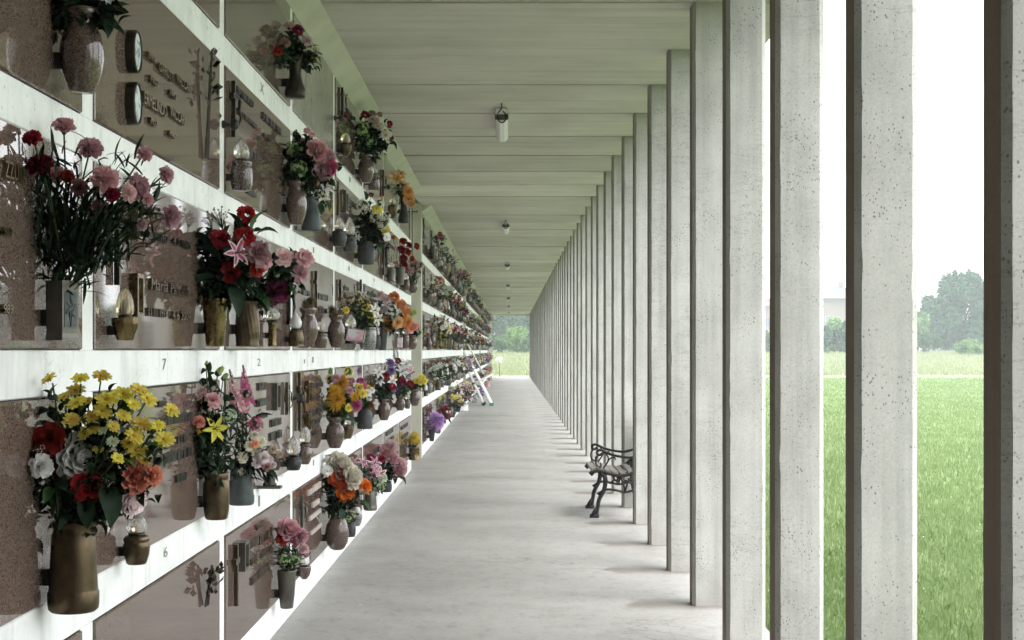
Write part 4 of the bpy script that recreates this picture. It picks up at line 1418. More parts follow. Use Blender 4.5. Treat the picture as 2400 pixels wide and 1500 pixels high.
def bouquet(vk, label, fl, leaf='leaf_dark', nleaf=60, spread=1.0, bigs=8, leafk='broad', extra=(), stems=True, lsz=0.05, cen=None, dropleaf=0.2):
    """fl: (kind, colour, px, py, size px); blossoms spread round the vase mouth in depth as well"""
    vt, top, vr, s, vpx, vyt = VASES[vk]
    rnd = random.Random(sum(map(ord, label)))
    rt = thing('bouquet', label, 'bouquet', top, NEAR_GROUP)
    pts = []
    out = []
    cx_ = sum(f[2] for f in fl) / len(fl)
    cy_ = sum(f[3] for f in fl) / len(fl)
    hh = max(20, max(f[3] for f in fl) - min(f[3] for f in fl))
    for (kd, cn, px, py, sz) in fl:
        rel = ((px - cx_) ** 2 + (py - cy_) ** 2) ** .5 / hh
        # middle blossoms stand nearer the viewer, outer ones further back: a domed bunch
        dy = -0.10 * (1 - min(1, rel * 1.5)) * min(1, hh * s * 3) + rnd.uniform(-.03, .03)
        Y = top.y + dy
        lim = FPX * (XL - .03 - sz * s * .25) / max(30, VX - px)
        Y = min(Y, lim)
        P = PX(px, py, Y)
        sc = sz * Y / FPX * (1.2 if kd in ('rose', 'peony', 'mum', 'lily') else 1.12)
        d = Vector(((px - cx_) * s * 3 + .55, -.75 + rnd.uniform(-.2, .2), -(py - cy_) * s * 3 + .25 + rnd.uniform(-.15, .15)))
        if kd in ('peony', 'carnation') and cn in ('blush', 'white', 'cream', 'coral'):
            d.x += .45
        if kd in ('spike',):
            d = Vector(((px - cx_) * s * 2, -.1, 1))
        if kd == 'spray':
            d = Vector(((px - cx_) * s * 3 + .1, -.3, .8))
        if kd == 'daisy':
            d = Vector(((px - cx_) * s * 2.5 + rnd.uniform(-.3, .5), -.6, .7 - (py - cy_) * s * 2))
        q = P - top
        ob('blossom', blossom(kd, cn), rt, q, look(d, rnd.uniform(0, 6)), sc)
        out.append((q, d.normalized(), sc, kd))
    # stems
    if stems:
        sm = MB()
        for i, (q, d, sc, kd) in enumerate(out):
            a = rnd.uniform(0, 6.28)
            b0 = Vector((math.cos(a) * vr * .5, math.sin(a) * vr * .5, -.03))
            e = q - d * sc * .3
            mid = b0 * .35 + e * .6 + Vector((0, 0, .02)) - d * .02
            st = MB().tube([b0, b0 * .7 + e * .25, mid, e], [.0034, .0032, .003, .0026] if sc > .03 else .0024, 4)
            sm.add(st.v, st.f)
        so = ob('stems', sm.mesh('stems', ['stem'], True), rt)
        so['kind'] = 'stuff'
    # leaf mass between vase mouth and blossoms
    lm = MB()
    base = leaf_mesh(leafk, leaf)
    bv = [Vector(q.co) for q in base.vertices]
    bf = [tuple(p.vertices) for p in base.polygons]
    for i in range(int(nleaf * 3.2)):
        q, d, sc, kd = rnd.choice(out)
        f = rnd.uniform(.08, .92) ** .8
        c = q * f - d * sc * rnd.uniform(.25, .8) * f + Vector((rnd.gauss(0, .022) - .01, abs(rnd.gauss(0, .03)) + .005 - .03 * (1 - f), rnd.gauss(0, .02) - .012)) * spread
        if c.x + top.x < -XL + .03:
            c.x = -XL + .03 - top.x
        dr = (q.normalized() * .6 + Vector((rnd.gauss(0, .6), rnd.gauss(0, .6) - .15, rnd.gauss(0, .6) - dropleaf)))
        mt = Euler(look_y(dr, rnd.uniform(-1, 1))).to_matrix() * (lsz * .72 * rnd.uniform(.7, 1.35))
        lm.add([mt @ k + c for k in bv], bf)
    fo = ob('foliage', lm.mesh('foliage', [leaf], True), rt)
    fo['kind'] = 'stuff'
    for i in range(bigs):
        q, d, sc, kd = rnd.choice(out)
        f = rnd.uniform(.3, .8)
        c = q * f - d * sc * .45 + Vector((rnd.gauss(0, .01), .01, rnd.gauss(0, .01) - .01))
        dr = Vector((q.x * 6 + rnd.uniform(-.6, .8), -.35 + rnd.uniform(-.4, .3), rnd.uniform(-.7, .5)))
        ob('leaf', leaf_mesh(leafk, rnd.choice([leaf, 'leaf_mid', leaf])), rt, c, look_y(dr, rnd.uniform(-.8, .8)), lsz * rnd.uniform(.9, 1.4))
    for (kind, mname, px, py, lpx, dx, dz) in extra:      # named leaves: from pixel, length px, direction
        c = PX(px, py, top.y - .04) - top
        ob('leaf', leaf_mesh(kind, mname), rt, c, look_y(Vector((dx, -.15, dz)), 0.3), lpx * s)
    return rt

# ---- second row up, nearest
vase('L0', 'flare', 'bronze', 172, 1222, 1432, 118, 'large bronze vase at the lower left, holding yellow daisies and red roses')
D = [('daisy', 'yellow', x, y, z) for x, y, z in ((115, 888, 40), (188, 888, 40), (238, 882, 42), (178, 915, 44), (150, 930, 28), (180, 945, 46), (206, 940, 26), (250, 938, 50), (290, 925, 46), (325, 915, 44), (346, 935, 44), (312, 948, 36), (240, 965, 44), (215, 977, 36), (168, 985, 42), (215, 1003, 42), (200, 1018, 36), (330, 995, 46), (314, 1022, 44), (402, 962, 38), (370, 998, 34), (386, 1030, 46), (320, 1056, 48), (340, 1080, 24), (230, 1052, 26), (275, 1074, 30), (268, 925, 30), (290, 975, 36), (265, 1000, 32), (300, 1040, 34))]
bouquet('L0', 'big bouquet of yellow daisies above dark red roses and a white peony', D + [
    ('rose', 'darkred', 116, 1028, 70), ('rose', 'darkred', 135, 1078, 62), ('peony', 'white', 184, 1070, 92), ('peony', 'white', 98, 1092, 46), ('rose', 'red', 210, 1138, 84),
    ('carnation', 'crimson', 250, 1108, 56), ('carnation', 'coral', 315, 1118, 78), ('carnation', 'coral', 358, 1115, 48), ('peony', 'blush', 310, 1176, 64),
    ('spray', 'white', 162, 1142, 30), ('spray', 'white', 255, 1132, 30), ('spray', 'white', 96, 1058, 30), ('daisy', 'celadon', 264, 1035, 28), ('daisy', 'celadon', 242, 1010, 24)],
    'leaf_dark', 230, 1.3, 10, 'broad', lsz=.06,
    extra=[('broad', 'leaf_dark', 180, 1120, 110, -.5, -.9), ('broad', 'leaf_dark', 240, 1130, 110, .25, -1), ('broad', 'leaf_dark', 130, 1110, 80, -.7, -.6), ('broad', 'leaf_dark', 200, 1160, 80, .1, -.9)] +
          [('broad', 'leaf_light', x, y, 44, dx, dz) for x, y, dx, dz in ((200, 1000, .3, .6), (240, 1020, .5, .3), (290, 1010, .6, .2), (350, 1020, .8, .2), (270, 1050, -.2, .5), (310, 990, .3, .7), (165, 1010, -.5, .3), (230, 985, .1, .8), (345, 1045, .7, -.1), (285, 1075, .4, -.2), (190, 965, -.2, .7), (255, 970, .2, .8))])
lamp('pot', 'bronze', 320, 1255, 1322, 62, 1203, 52, 'bronze votive lamp with crumpled crystal flame under the pink peony')
# ---- middle row, nearest
vase('M0', 'square', 'grey_bronze', 146, 658, 798, 76, 'square bronze vase with a leaf relief, holding tall pink carnations', rz=R(62))
bouquet('M0', 'tall loose bouquet of pink and red carnations on thin dark stems', [('carnation', c, x, y, z) for c, x, y, z in (
    ('pink', 150, 297, 48), ('crimson', 76, 325, 42), ('pink', 212, 350, 56), ('darkred', 95, 388, 58), ('pink', 130, 412, 46), ('red', 158, 414, 30), ('pink', 245, 420, 60), ('pink', 338, 362, 36), ('pink', 388, 410, 38),
    ('pink', 322, 440, 58), ('ltpink', 300, 452, 40), ('pink', 232, 487, 38), ('crimson', 262, 455, 34), ('pink', 400, 508, 52), ('ltpink', 332, 527, 26), ('dusty', 185, 440, 40), ('pink', 345, 468, 30))],
    'leaf_dark', 330, 1.5, 12, 'blade', lsz=.085, dropleaf=-.3,
    extra=[('blade', 'leaf_dark', 150 + 9 * i, 640 - 8 * (i % 4), 130 + 18 * (i % 3), -.25 + .1 * i, 1) for i in range(9)] + [('broad', 'leaf_dark', 175, 400, 30, .4, .6), ('broad', 'leaf_dark', 190, 380, 30, -.4, .6), ('broad', 'leaf_mid', 230, 380, 28, .7, .2), ('broad', 'leaf_dark', 110, 460, 70, -.3, .8), ('broad', 'leaf_dark', 130, 520, 80, .2, .8), ('broad', 'leaf_dark', 200, 500, 70, .4, .7), ('broad', 'leaf_dark', 120, 590, 80, -.2, .8), ('broad', 'leaf_dark', 180, 580, 70, .3, .8)])
lamp('facet', 'brass', 293, 745, 798, 62, 676, 42, 'faceted brass votive lamp with a clear gold flame near the carnations', 'drop', 'amber_glass')
vase('M1', 'cup', 'brass', 504, 700, 812, 62, 'tapered brass cup vase holding red roses and lilies')
bouquet('M1', 'dense bouquet of red roses and white pink lilies with long leaves', [('rose', 'red', 580, 502, 42), ('rose', 'red', 517, 560, 44), ('rose', 'red', 576, 553, 44), ('rose', 'darkred', 540, 640, 46),
    ('lily', 'blush', 556, 592, 56), ('rose', 'dusty', 606, 592, 54), ('rose', 'pink', 622, 608, 40), ('spray', 'dusty', 515, 512, 60), ('spray', 'dusty', 490, 520, 40), ('bud', 'blush', 627, 572, 30), ('rose', 'red', 604, 632, 34)],
    'leaf_dark', 170, 1.3, 10, 'broad', lsz=.075,
    extra=[('broad', 'leaf_dark', 560, 550, 60, -.4, .9), ('broad', 'leaf_mid', 590, 545, 70, .6, .8), ('broad', 'leaf_mid', 600, 550, 55, 1, .1), ('broad', 'leaf_dark', 520, 620, 90, -.7, .4), ('broad', 'leaf_dark', 510, 650, 90, -.5, -.3), ('broad', 'leaf_dark', 540, 670, 80, .2, -.6), ('broad', 'leaf_dark', 500, 600, 90, -.6, .5)])
vase('M2', 'fluted', 'bronze', 580, 706, 812, 58, 'fluted bronze vase with slanting ribs, below the pink roses')
bouquet('M2', 'bouquet of striped lilies and pink roses reaching right over the fluted vase', [('lily', 'blush', 585, 655, 62), ('rose', 'ltpink', 666, 602, 42), ('rose', 'pink', 716, 604, 42), ('rose', 'pink', 706, 640, 38), ('peony', 'plum', 650, 682, 52),
    ('rose', 'dusty', 690, 600, 28), ('bud', 'dusty', 612, 680, 26), ('bud', 'celadon', 650, 645, 30)],
    'leaf_dark', 120, 1.2, 8, 'broad', lsz=.065, extra=[('broad', 'leaf_mid', 590, 690, 60, .6, -.5), ('blade', 'leaf_mid', 600, 690, 60, .8, -.3), ('broad', 'leaf_dark', 640, 650, 60, .7, .1)])
lamp('can', 'brass', 638, 755, 812, 20, 728, 38, 'narrow brass votive lamp with a round glass rose', 'ball', 'glass')
lamp('fluted', 'bronze', 693, 774, 812, 38, 735, 30, 'small fluted bronze lamp with white twisted glass flame', 'flame', 'white_glass')
vase('M3', 'urn', 'granite_vase', 722, 722, 812, 46, 'brown granite urn with dry moss, behind the small fluted lamp')
bouquet('M3', 'clump of dry brown moss in a granite urn', [('cluster', 'brown', 728, 705, 26), ('spray', 'brown', 714, 706, 20)], 'leaf_dry', 40, .6, 2, 'blade', lsz=.05)
lamp('pot', 'granite_vase', 752, 781, 816, 32, 756, 22, 'small granite lamp with a glass ball under a green tuft', 'ball', 'glass')
vase('M4', 'urn', 'granite_vase', 788, 738, 815, 40, 'brown granite urn with dried flowers, middle row left of the heart card')
bouquet('M4', 'dried brownish flowers with one yellow bloom in a granite urn', [('cluster', 'brown', 780, 728, 22), ('rose', 'yellow', 812, 727, 16), ('spray', 'dusty', 798, 716, 28), ('spray', 'dusty', 775, 722, 18)], 'leaf_dry', 50, .7, 2, 'blade', lsz=.05)
vase('M5', 'barrel', 'granite_grey', 862, 767, 819, 40, 'rounded grey stone vase under the yellow and white flowers')
bouquet('M5', 'bouquet of bright yellow chrysanthemums and white lilies in the middle row', [('cluster', 'yellow', 855, 712, 26), ('cluster', 'yellow', 862, 734, 28), ('cluster', 'yellow', 868, 752, 24), ('cluster', 'yellow', 843, 730, 20), ('lily', 'white', 876, 728, 30), ('lily', 'cream', 884, 746, 30), ('cluster', 'fawn', 838, 694, 24), ('cluster', 'fawn', 822, 702, 20), ('lily', 'white', 850, 690, 20)],
    'leaf_dark', 90, 1, 6, 'broad', lsz=.07, extra=[('broad', 'leaf_mid', 872, 705, 32, .3, 1)])
vase('M6', 'cup', 'pewter', 896, 772, 821, 26, 'dark green grey tapered vase under the orange roses')
bouquet('M6', 'round bouquet of orange roses with white filler and a salmon bloom', [('rose', 'orange', 925, 695, 24), ('rose', 'orange', 941, 713, 24), ('rose', 'orange', 953, 729, 22), ('rose', 'orange', 912, 762, 26), ('rose', 'peach', 934, 755, 28), ('rose', 'orange', 956, 755, 26), ('rose', 'salmon', 963, 768, 26), ('rose', 'salmon', 974, 764, 18), ('rose', 'lime', 969, 733, 20), ('cluster', 'white', 918, 728, 32), ('cluster', 'celadon', 924, 742, 20), ('rose', 'ltpink', 892, 690, 20), ('rose', 'blush', 899, 724, 18), ('rose', 'peach', 906, 748, 18), ('rose', 'ltpink', 905, 702, 18)],
    'leaf_dark', 90, 1, 6, 'broad', lsz=.075)
vase('M7', 'urn', 'granite_vase', 966, 786, 819, 24, 'brown granite urn at the right end of the middle row, before the pilaster')
bouquet('M7', 'small red and green posy right of the orange roses', [('rose', 'darkred', 975, 768, 14), ('cluster', 'celadon', 984, 778, 14), ('rose', 'dusty', 968, 772, 12)], 'leaf_dark', 40, 1, 2, lsz=.06)
lamp('pot', 'granite_vase', 950, 786, 817, 18, 764, 14, 'small granite lamp with glass flame near the end of the middle row')
lamp('pot', 'pewter', 883, 788, 818, 18, 766, 14, 'dark lamp with crystal flame between the grey and green vases', 'drop')
lamp('can', 'black', 822, 772, 806, 28, 736, 26, 'black boxy lamp with crystal flame behind the heart card', 'flame')
# heart card and white card
for (px, py, wpx, hpx, lb, tilt) in ((833, 785, 44, 30, 'framed card with a pink heart leaning before the middle row vases', .12), (937, 803, 12, 26, 'narrow white prayer card in the middle row before the pilaster', .1)):
    Yc = FPX * (XL - .16) / (VX - px)
    p = PX(px, py, Yc)
    s = Yc / FPX
    rt = thing('memorial_card', lb, 'card', p, 'cards on the burial wall')
    a, b = wpx * s / 2, hpx * s / 2
    rot = (R(-8), R(8) if wpx > 20 else 0, R(-12))
    fr = ob('frame', MB().box(-a, a, 0, .012, -b, b).mesh('frame', ['silver']), rt, (0, 0, 0), rot)
    ob('print', MB().box(-a * .86, a * .86, -.002, .004, -b * .82, b * .82).mesh('print', ['card_print']), fr)
    ob('stand', MB().box(-a * .5, a * .3, .0125, .10, -b * .9, -b * .8).mesh('stand', ['black']), fr)
# ---- second row up, further along
vase('L1', 'barrel', 'bronze', 507, 1108, 1217, 62, 'rounded brown bronze vase under the yellow lily, second row up')
bouquet('L1', 'bouquet with a yellow lily, pink rosebuds and pointed green buds', [('lily', 'yellow', 503, 1005, 52), ('rose', 'pink', 500, 936, 36), ('bud', 'lime', 516, 868, 44), ('bud', 'palegreen', 528, 882, 34), ('rose', 'coral', 468, 988, 26), ('bud', 'gold', 466, 1012, 30), ('bud', 'blush', 492, 960, 24), ('cluster', 'celadon', 538, 975, 36), ('bud', 'blush', 500, 910, 26), ('spray', 'white', 490, 1070, 50), ('spray', 'white', 500, 1050, 40), ('bud', 'lime', 484, 850, 20)],
    'leaf_dark', 130, 1.2, 8, 'broad', lsz=.06, extra=[('blade', 'leaf_dark', 500, 950, 100, -.1, 1), ('blade', 'leaf_mid', 490, 1090, 60, -.5, .6), ('broad', 'leaf_dark', 540, 1020, 60, .6, .7)])
vase('L2', 'flare', 'verdigris', 566, 1082, 1183, 60, 'dark grey vase widening downwards under the cream roses')
bouquet('L2', 'bouquet of magenta delphiniums over small cream and blush roses', [('spike', 'pink', 548, 915, 90), ('spike', 'hotpink', 574, 900, 80), ('cluster', 'pink', 545, 930, 36), ('cluster', 'hotpink', 566, 950, 38), ('cluster', 'hotpink', 596, 995, 40), ('cluster', 'pink', 578, 925, 30)] +
    [('rose', c, x, y, z) for c, x, y, z in (('cream', 570, 1072, 24), ('cream', 586, 1046, 22), ('cream', 601, 1062, 24), ('cream', 612, 1036, 26), ('cream', 596, 1020, 20), ('blush', 620, 1072, 26), ('fawn', 640, 1052, 22), ('cream', 560, 1084, 20), ('cream', 567, 1106, 18), ('blush', 604, 1085, 24), ('dusty', 625, 1094, 20), ('blush', 632, 1078, 20), ('blush', 640, 1090, 18), ('coral', 598, 1040, 18), ('celadon', 580, 1062, 20), ('fawn', 655, 1065, 18))],
    'leaf_dark', 130, 1.1, 8, 'blade', lsz=.09, extra=[('broad', 'leaf_dark', 590, 1000, 60, .8, .5), ('broad', 'leaf_dark', 600, 1100, 50, .8, -.4), ('broad', 'leaf_dark', 615, 1105, 45, .9, -.5), ('blade', 'leaf_dark', 555, 1000, 70, .5, .6)])
lamp('pot', 'pewter', 688, 1070, 1102, 38, 1022, 34, 'dark grey lamp with frosted crystal flame, second row up', 'flame')
lamp('urn', 'granite_vase', 715, 1040, 1088, 32, 1000, 26, 'granite lamp with tall clear flame right of the dark grey lamp', 'drop')
# bronze candle holder on its small shelf
p, s = place(632, 1139, 30, .03)
sh = thing('candle_shelf', 'small bronze candle holder on a flat shelf below the cream roses', 'candle holder', p)
ob('shelf', MB().box(-.085, .06, -.035, .035, -.012, 0).mesh('shelf', ['grey_bronze']), sh)
ob('holder', MB().lathe([(0, 0), (.035, 0), (.036, .012), (.028, .02), (.03, .035), (.018, .05), (.014, .12), (.02, .13), (0, .13)], 14).mesh('holder', ['bronze_dark'], True), sh)
vase('L3', 'urn', 'granite_vase', 785, 978, 1050, 44, 'polished granite urn under the orange chrysanthemums')
bouquet('L3', 'bouquet of orange gold chrysanthemums with small yellow roses', [('mum', 'gold', 790, 937, 48), ('mum', 'gold', 801, 896, 38), ('mum', 'gold', 785, 915, 32), ('cluster', 'gold', 775, 890, 24), ('cluster', 'yellow', 815, 872, 26), ('rose', 'pink', 787, 886, 20), ('rose', 'pink', 820, 915, 18), ('rose', 'yellow', 843, 908, 20), ('rose', 'yellow', 851, 922, 20), ('rose', 'gold', 832, 930, 22), ('rose', 'yellow', 818, 956, 18), ('mum', 'hotpink', 836, 950, 30), ('rose', 'lime', 770, 945, 18), ('mum', 'gold', 795, 965, 22)],
    'leaf_mid', 110, 1, 8, 'broad', lsz=.06, extra=[('broad', 'leaf_light', 775, 880, 20, 0, 1), ('broad', 'leaf_light', 770, 950, 26, -.2, -.3), ('broad', 'leaf_blue', 805, 985, 36, .6, -.2)])
lamp('facet', 'bronze', 815, 998, 1028, 28, 976, 16, 'small bronze lamp right of the polished granite urn', 'drop')
vase('L4', 'hexa', 'pewter', 855, 948, 1005, 36, 'angular dark grey vase right of the orange chrysanthemums')
bouquet('L4', 'small posy of white, pink and red flowers in the angular vase', [('rose', 'white', 863, 920, 18), ('rose', 'white', 872, 914, 14), ('rose', 'red', 866, 950, 16), ('rose', 'hotpink', 846, 893, 18), ('rose', 'hotpink', 852, 905, 14), ('rose', 'white', 853, 940, 18), ('rose', 'yellow', 864, 908, 12), ('rose', 'white', 866, 932, 14)], 'leaf_mid', 50, .8, 3, lsz=.06)
vase('L5', 'urn', 'granite_vase', 900, 935, 985, 30, 'granite urn under the white lilies and red roses')
bouquet('L5', 'bouquet of white lilies, red roses and purple blooms', [('lily', 'white', 887, 874, 26), ('lily', 'white', 889, 893, 22), ('lily', 'white', 918, 893, 26), ('rose', 'crimson', 905, 880, 18), ('mum', 'purple', 915, 850, 24), ('mum', 'purple', 918, 868, 22), ('rose', 'plum', 897, 908, 18), ('rose', 'crimson', 920, 906, 16), ('spray', 'white', 893, 922, 22)],
    'leaf_dark', 80, 1, 5, lsz=.07)
vase('L6', 'urn', 'granite_vase', 938, 930, 962, 24, 'smaller granite urn under the palm leaf')
bouquet('L6', 'bouquet with palm leaves, white lilies and a purple bloom', [('lily', 'white', 950, 855, 28), ('lily', 'white', 941, 872, 28), ('rose', 'crimson', 933, 845, 14), ('rose', 'crimson', 943, 892, 18), ('mum', 'lilac', 935, 912, 26), ('lily', 'blush', 960, 868, 20), ('rose', 'crimson', 962, 898, 14)],
    'leaf_mid', 70, 1, 4, lsz=.07, extra=[('frond', 'leaf_mid', 930, 850, 34, -.2, 1), ('frond', 'leaf_mid', 945, 890, 34, .8, .5), ('frond', 'leaf_mid', 935, 850, 30, -.7, .6), ('blade', 'leaf_light', 950, 905, 34, .4, -.8)])
vase('L7', 'urn', 'granite_vase', 972, 912, 951, 25, 'granite urn at the end of the second row, by the pilaster')
bouquet('L7', 'yellow and red rose posy beside the pilaster', [('rose', 'yellow', 976, 892, 14), ('rose', 'yellow', 990, 886, 18), ('rose', 'yellow', 996, 893, 14), ('rose', 'crimson', 965, 902, 14), ('rose', 'yellow', 985, 896, 14)], 'leaf_dark', 50, .8, 3, lsz=.07)
lamp('pot', 'grey_bronze', 955, 938, 958, 14, 918, 10, 'tiny lamp left of the end urn in the second row', 'drop')
# ---- bottom row
vase('B0', 'cup', 'grey_bronze', 672, 1336, 1425, 46, 'ribbed brass cup in the bottom row with bright pink peonies')
bouquet('B0', 'bright pink peonies over a ball of dark fern', [('peony', 'pink', 676, 1240, 48), ('peony', 'hotpink', 692, 1252, 40), ('rose', 'red', 663, 1262, 28), ('peony', 'pink', 706, 1256, 32), ('carnation', 'ltpink', 711, 1286, 24), ('carnation', 'ltpink', 716, 1298, 18), ('peony', 'pink', 660, 1240, 24), ('cluster', 'palegreen', 690, 1310, 30), ('cluster', 'palegreen', 668, 1310, 30)],
    'leaf_dark', 150, 1.1, 6, 'blade', lsz=.06)
lamp('bowl', 'granite_vase', 713, 1327, 1357, 32, 1293, 24, 'granite bowl lamp with cloudy glass at the bottom left', 'drop', 'white_glass')
vase('B1', 'sphere', 'granite_vase', 790, 1214, 1289, 56, 'round polished granite vase in the bottom row')
bouquet('B1', 'bouquet of cream peonies and burnt orange roses near the floor', [('peony', 'cream', 797, 1090, 58), ('peony', 'cream', 826, 1118, 50), ('peony', 'white', 776, 1080, 30), ('rose', 'burnt', 796, 1117, 48), ('rose', 'burnt', 812, 1148, 48), ('rose', 'burnt', 857, 1140, 32), ('rose', 'white', 768, 1102, 26), ('bud', 'cream', 845, 1150, 22), ('spray', 'white', 775, 1160, 34)],
    'leaf_dark', 140, 1.1, 8, 'broad', lsz=.06, extra=[('blade', 'leaf_blue', 800, 1200, 60, .3, .9), ('broad', 'leaf_light', 778, 1100, 20, -.3, .6), ('broad', 'leaf_dry', 840, 1160, 30, .9, 0), ('broad', 'leaf_mid', 840, 1175, 36, .7, -.5), ('blade', 'leaf_mid', 795, 1215, 60, .5, .7), ('broad', 'leaf_blue', 800, 1190, 30, .1, -.8)])
vase('B2', 'barrel', 'pewter', 822, 1222, 1258, 24, 'dark grey vase right of the round granite vase')
bouquet('B2', 'tuft of dark green fern beside the round granite vase', [('cluster', 'palegreen', 824, 1208, 22), ('cluster', 'palegreen', 816, 1216, 16)], 'leaf_mid', 60, .8, 3, 'blade', lsz=.07)
lamp('bowl', 'granite_grey', 838, 1206, 1233, 22, 1190, 14, 'small round stone lamp low on the wall, bottom row', 'ball', 'white_glass')
vase('B3', 'flare', 'grey_bronze', 868, 1148, 1196, 32, 'grey bronze vase under the blush lilies, bottom row')
bouquet('B3', 'bouquet of blush lilies and grey green leaves, bottom row', [('lily', 'blush', x, y, z) for x, y, z in ((862, 1090, 28), (878, 1086, 28), (862, 1112, 26), (892, 1110, 28), (876, 1116, 24), (880, 1100, 22), (852, 1084, 22))] + [('rose', 'crimson', 870, 1072, 20), ('rose', 'dusty', 868, 1102, 18), ('rose', 'celadon', 898, 1120, 22), ('cluster', 'celadon', 880, 1135, 26), ('cluster', 'palegreen', 895, 1140, 20)], 'leaf_blue', 90, 1, 5, lsz=.06)
vase('B4', 'barrel', 'pewter', 905, 1128, 1153, 28, 'low dark pot under the soft pink hydrangeas')
bouquet('B4', 'soft pink hydrangeas leaning out near the floor', [('carnation', 'pink', 905, 1062, 44), ('carnation', 'pink', 936, 1102, 38), ('carnation', 'ltpink', 940, 1088, 30), ('carnation', 'ltpink', 917, 1046, 30), ('rose', 'crimson', 895, 1076, 16), ('carnation', 'pink', 922, 1076, 28)], 'leaf_dark', 70, 1, 5, lsz=.07, extra=[('broad', 'leaf_dark', 930, 1115, 30, .7, -.6), ('broad', 'leaf_dark', 920, 1110, 26, .2, -.8)])
vase('B5', 'can', 'brass', 971, 1048, 1078, 26, 'ribbed brass can at the end of the bottom row')
bouquet('B5', 'ball of golden yellow chrysanthemums in a brass can', [('mum', 'yellow', 970, 1026, 26), ('mum', 'yellow', 978, 1034, 20), ('mum', 'gold', 964, 1034, 18), ('mum', 'yellow', 974, 1020, 18)], 'leaf_mid', 40, .6, 2, lsz=.06)
# ---- fourth row up
vase('U0', 'urn', 'granite_vase', 193, 22, 217, 104, 'large dark granite urn at the top left corner')
bouquet('U0', 'dark leafy spray with white blooms in the top left granite urn', [('rose', 'white', 150, -20, 44), ('rose', 'ltpink', 205, -40, 48), ('rose', 'white', 250, -15, 40), ('rose', 'ltpink', 185, -5, 36)], 'leaf_dark', 120, 1.4, 8, lsz=.08)
lamp('barrel', 'granite_dark', 566, 378, 447, 52, 326, 40, 'dark stone lamp with crystal flame beside the crucifix, fourth row', 'flame')
vase('U1', 'urn', 'granite_vase', 694, 425, 527, 50, 'brown granite urn under the pink peonies, fourth row')
bouquet('U1', 'bouquet of pink peonies on dark foliage, fourth row', [('peony', 'pink', 746, 352, 48), ('peony', 'pink', 766, 368, 40), ('peony', 'ltpink', 758, 402, 48), ('mum', 'hotpink', 782, 388, 28), ('rose', 'pink', 720, 306, 16), ('rose', 'pink', 732, 316, 16), ('rose', 'pink', 708, 330, 16), ('spray', 'palegreen', 692, 315, 24), ('cluster', 'palegreen', 690, 350, 40), ('cluster', 'palegreen', 700, 395, 40), ('rose', 'hotpink', 780, 402, 18)],
    'leaf_dark', 200, 1.4, 8, lsz=.07, extra=[('broad', 'leaf_dark', 785, 400, 34, .8, .3), ('broad', 'leaf_light', 715, 415, 24, .2, .7)])
vase('U2', 'flare', 'verdigris', 729, 462, 542, 46, 'dark grey green vase right of the granite urn, fourth row')
bouquet('U2', 'white lilies with one yellow rose below the pink peonies', [('rose', 'peach', 743, 432, 28), ('lily', 'white', 762, 440, 40), ('lily', 'white', 740, 456, 32), ('cluster', 'white', 776, 430, 24), ('lily', 'cream', 757, 462, 28)], 'leaf_mid', 70, 1, 6, lsz=.06, extra=[('broad', 'leaf_mid', 760, 470, 30, .4, -.8), ('broad', 'leaf_mid', 750, 475, 30, .1, -.9)])
lamp('pot', 'pewter', 795, 541, 578, 36, 508, 26, 'left of two round dark lamps with crystal flames, fourth row', 'flame')
lamp('pot', 'pewter', 819, 554, 590, 34, 510, 28, 'right of two round dark lamps with crystal flames, fourth row', 'flame')
vase('U3', 'barrel', 'pewter', 858, 566, 620, 42, 'dark grey vase under the cream hydrangeas, fourth row')
bouquet('U3', 'bouquet of cream hydrangeas and yellow roses on dark leaves', [('cluster', 'cream', 850, 482, 32), ('cluster', 'cream', 895, 520, 36), ('cluster', 'cream', 890, 476, 22), ('rose', 'yellow', 885, 490, 24), ('rose', 'yellow', 905, 540, 22), ('rose', 'white', 908, 556, 18), ('rose', 'darkred', 870, 456, 12), ('lily', 'white', 838, 555, 16), ('cluster', 'cream', 878, 510, 26), ('cluster', 'cream', 905, 505, 20)],
    'leaf_dark', 170, 1.3, 6, lsz=.07, extra=[('broad', 'leaf_mid', 858, 470, 24, -.2, 1), ('broad', 'leaf_mid', 880, 570, 30, .3, -.6)])
vase('U4', 'cup', 'grey_bronze', 938, 626, 668, 24, 'slim grey cup with red carnations, fourth row')
bouquet('U4', 'loose red carnations before the pilaster, fourth row', [('carnation', 'red', x, y, z) for x, y, z in ((945, 566, 18), (958, 575, 16), (976, 577, 16), (940, 586, 20), (955, 590, 18), (945, 606, 18), (965, 606, 14), (948, 622, 16))] + [('carnation', 'orange', 922, 557, 14)], 'leaf_dark', 30, .8, 2, 'blade', lsz=.06)
vase('U5', 'urn', 'granite_vase', 968, 655, 687, 22, 'granite urn with faded pink hydrangea beside the pilaster, fourth row')
bouquet('U5', 'faded dusty pink hydrangea in the granite urn by the pilaster', [('cluster', 'dusty', 970, 625, 32), ('cluster', 'dusty', 958, 636, 24), ('cluster', 'fawn', 983, 622, 22), ('rose', 'celadon', 980, 648, 14)], 'leaf_mid', 40, .8, 3, lsz=.07)
lamp('can', 'grey_bronze', 917, 630, 660, 20, 612, 16, 'grey lamp left of the red carnations', 'flame')
lamp('pot', 'granite_vase', 952, 658, 680, 16, 640, 12, 'small granite lamp between red carnations and faded hydrangea', 'drop')
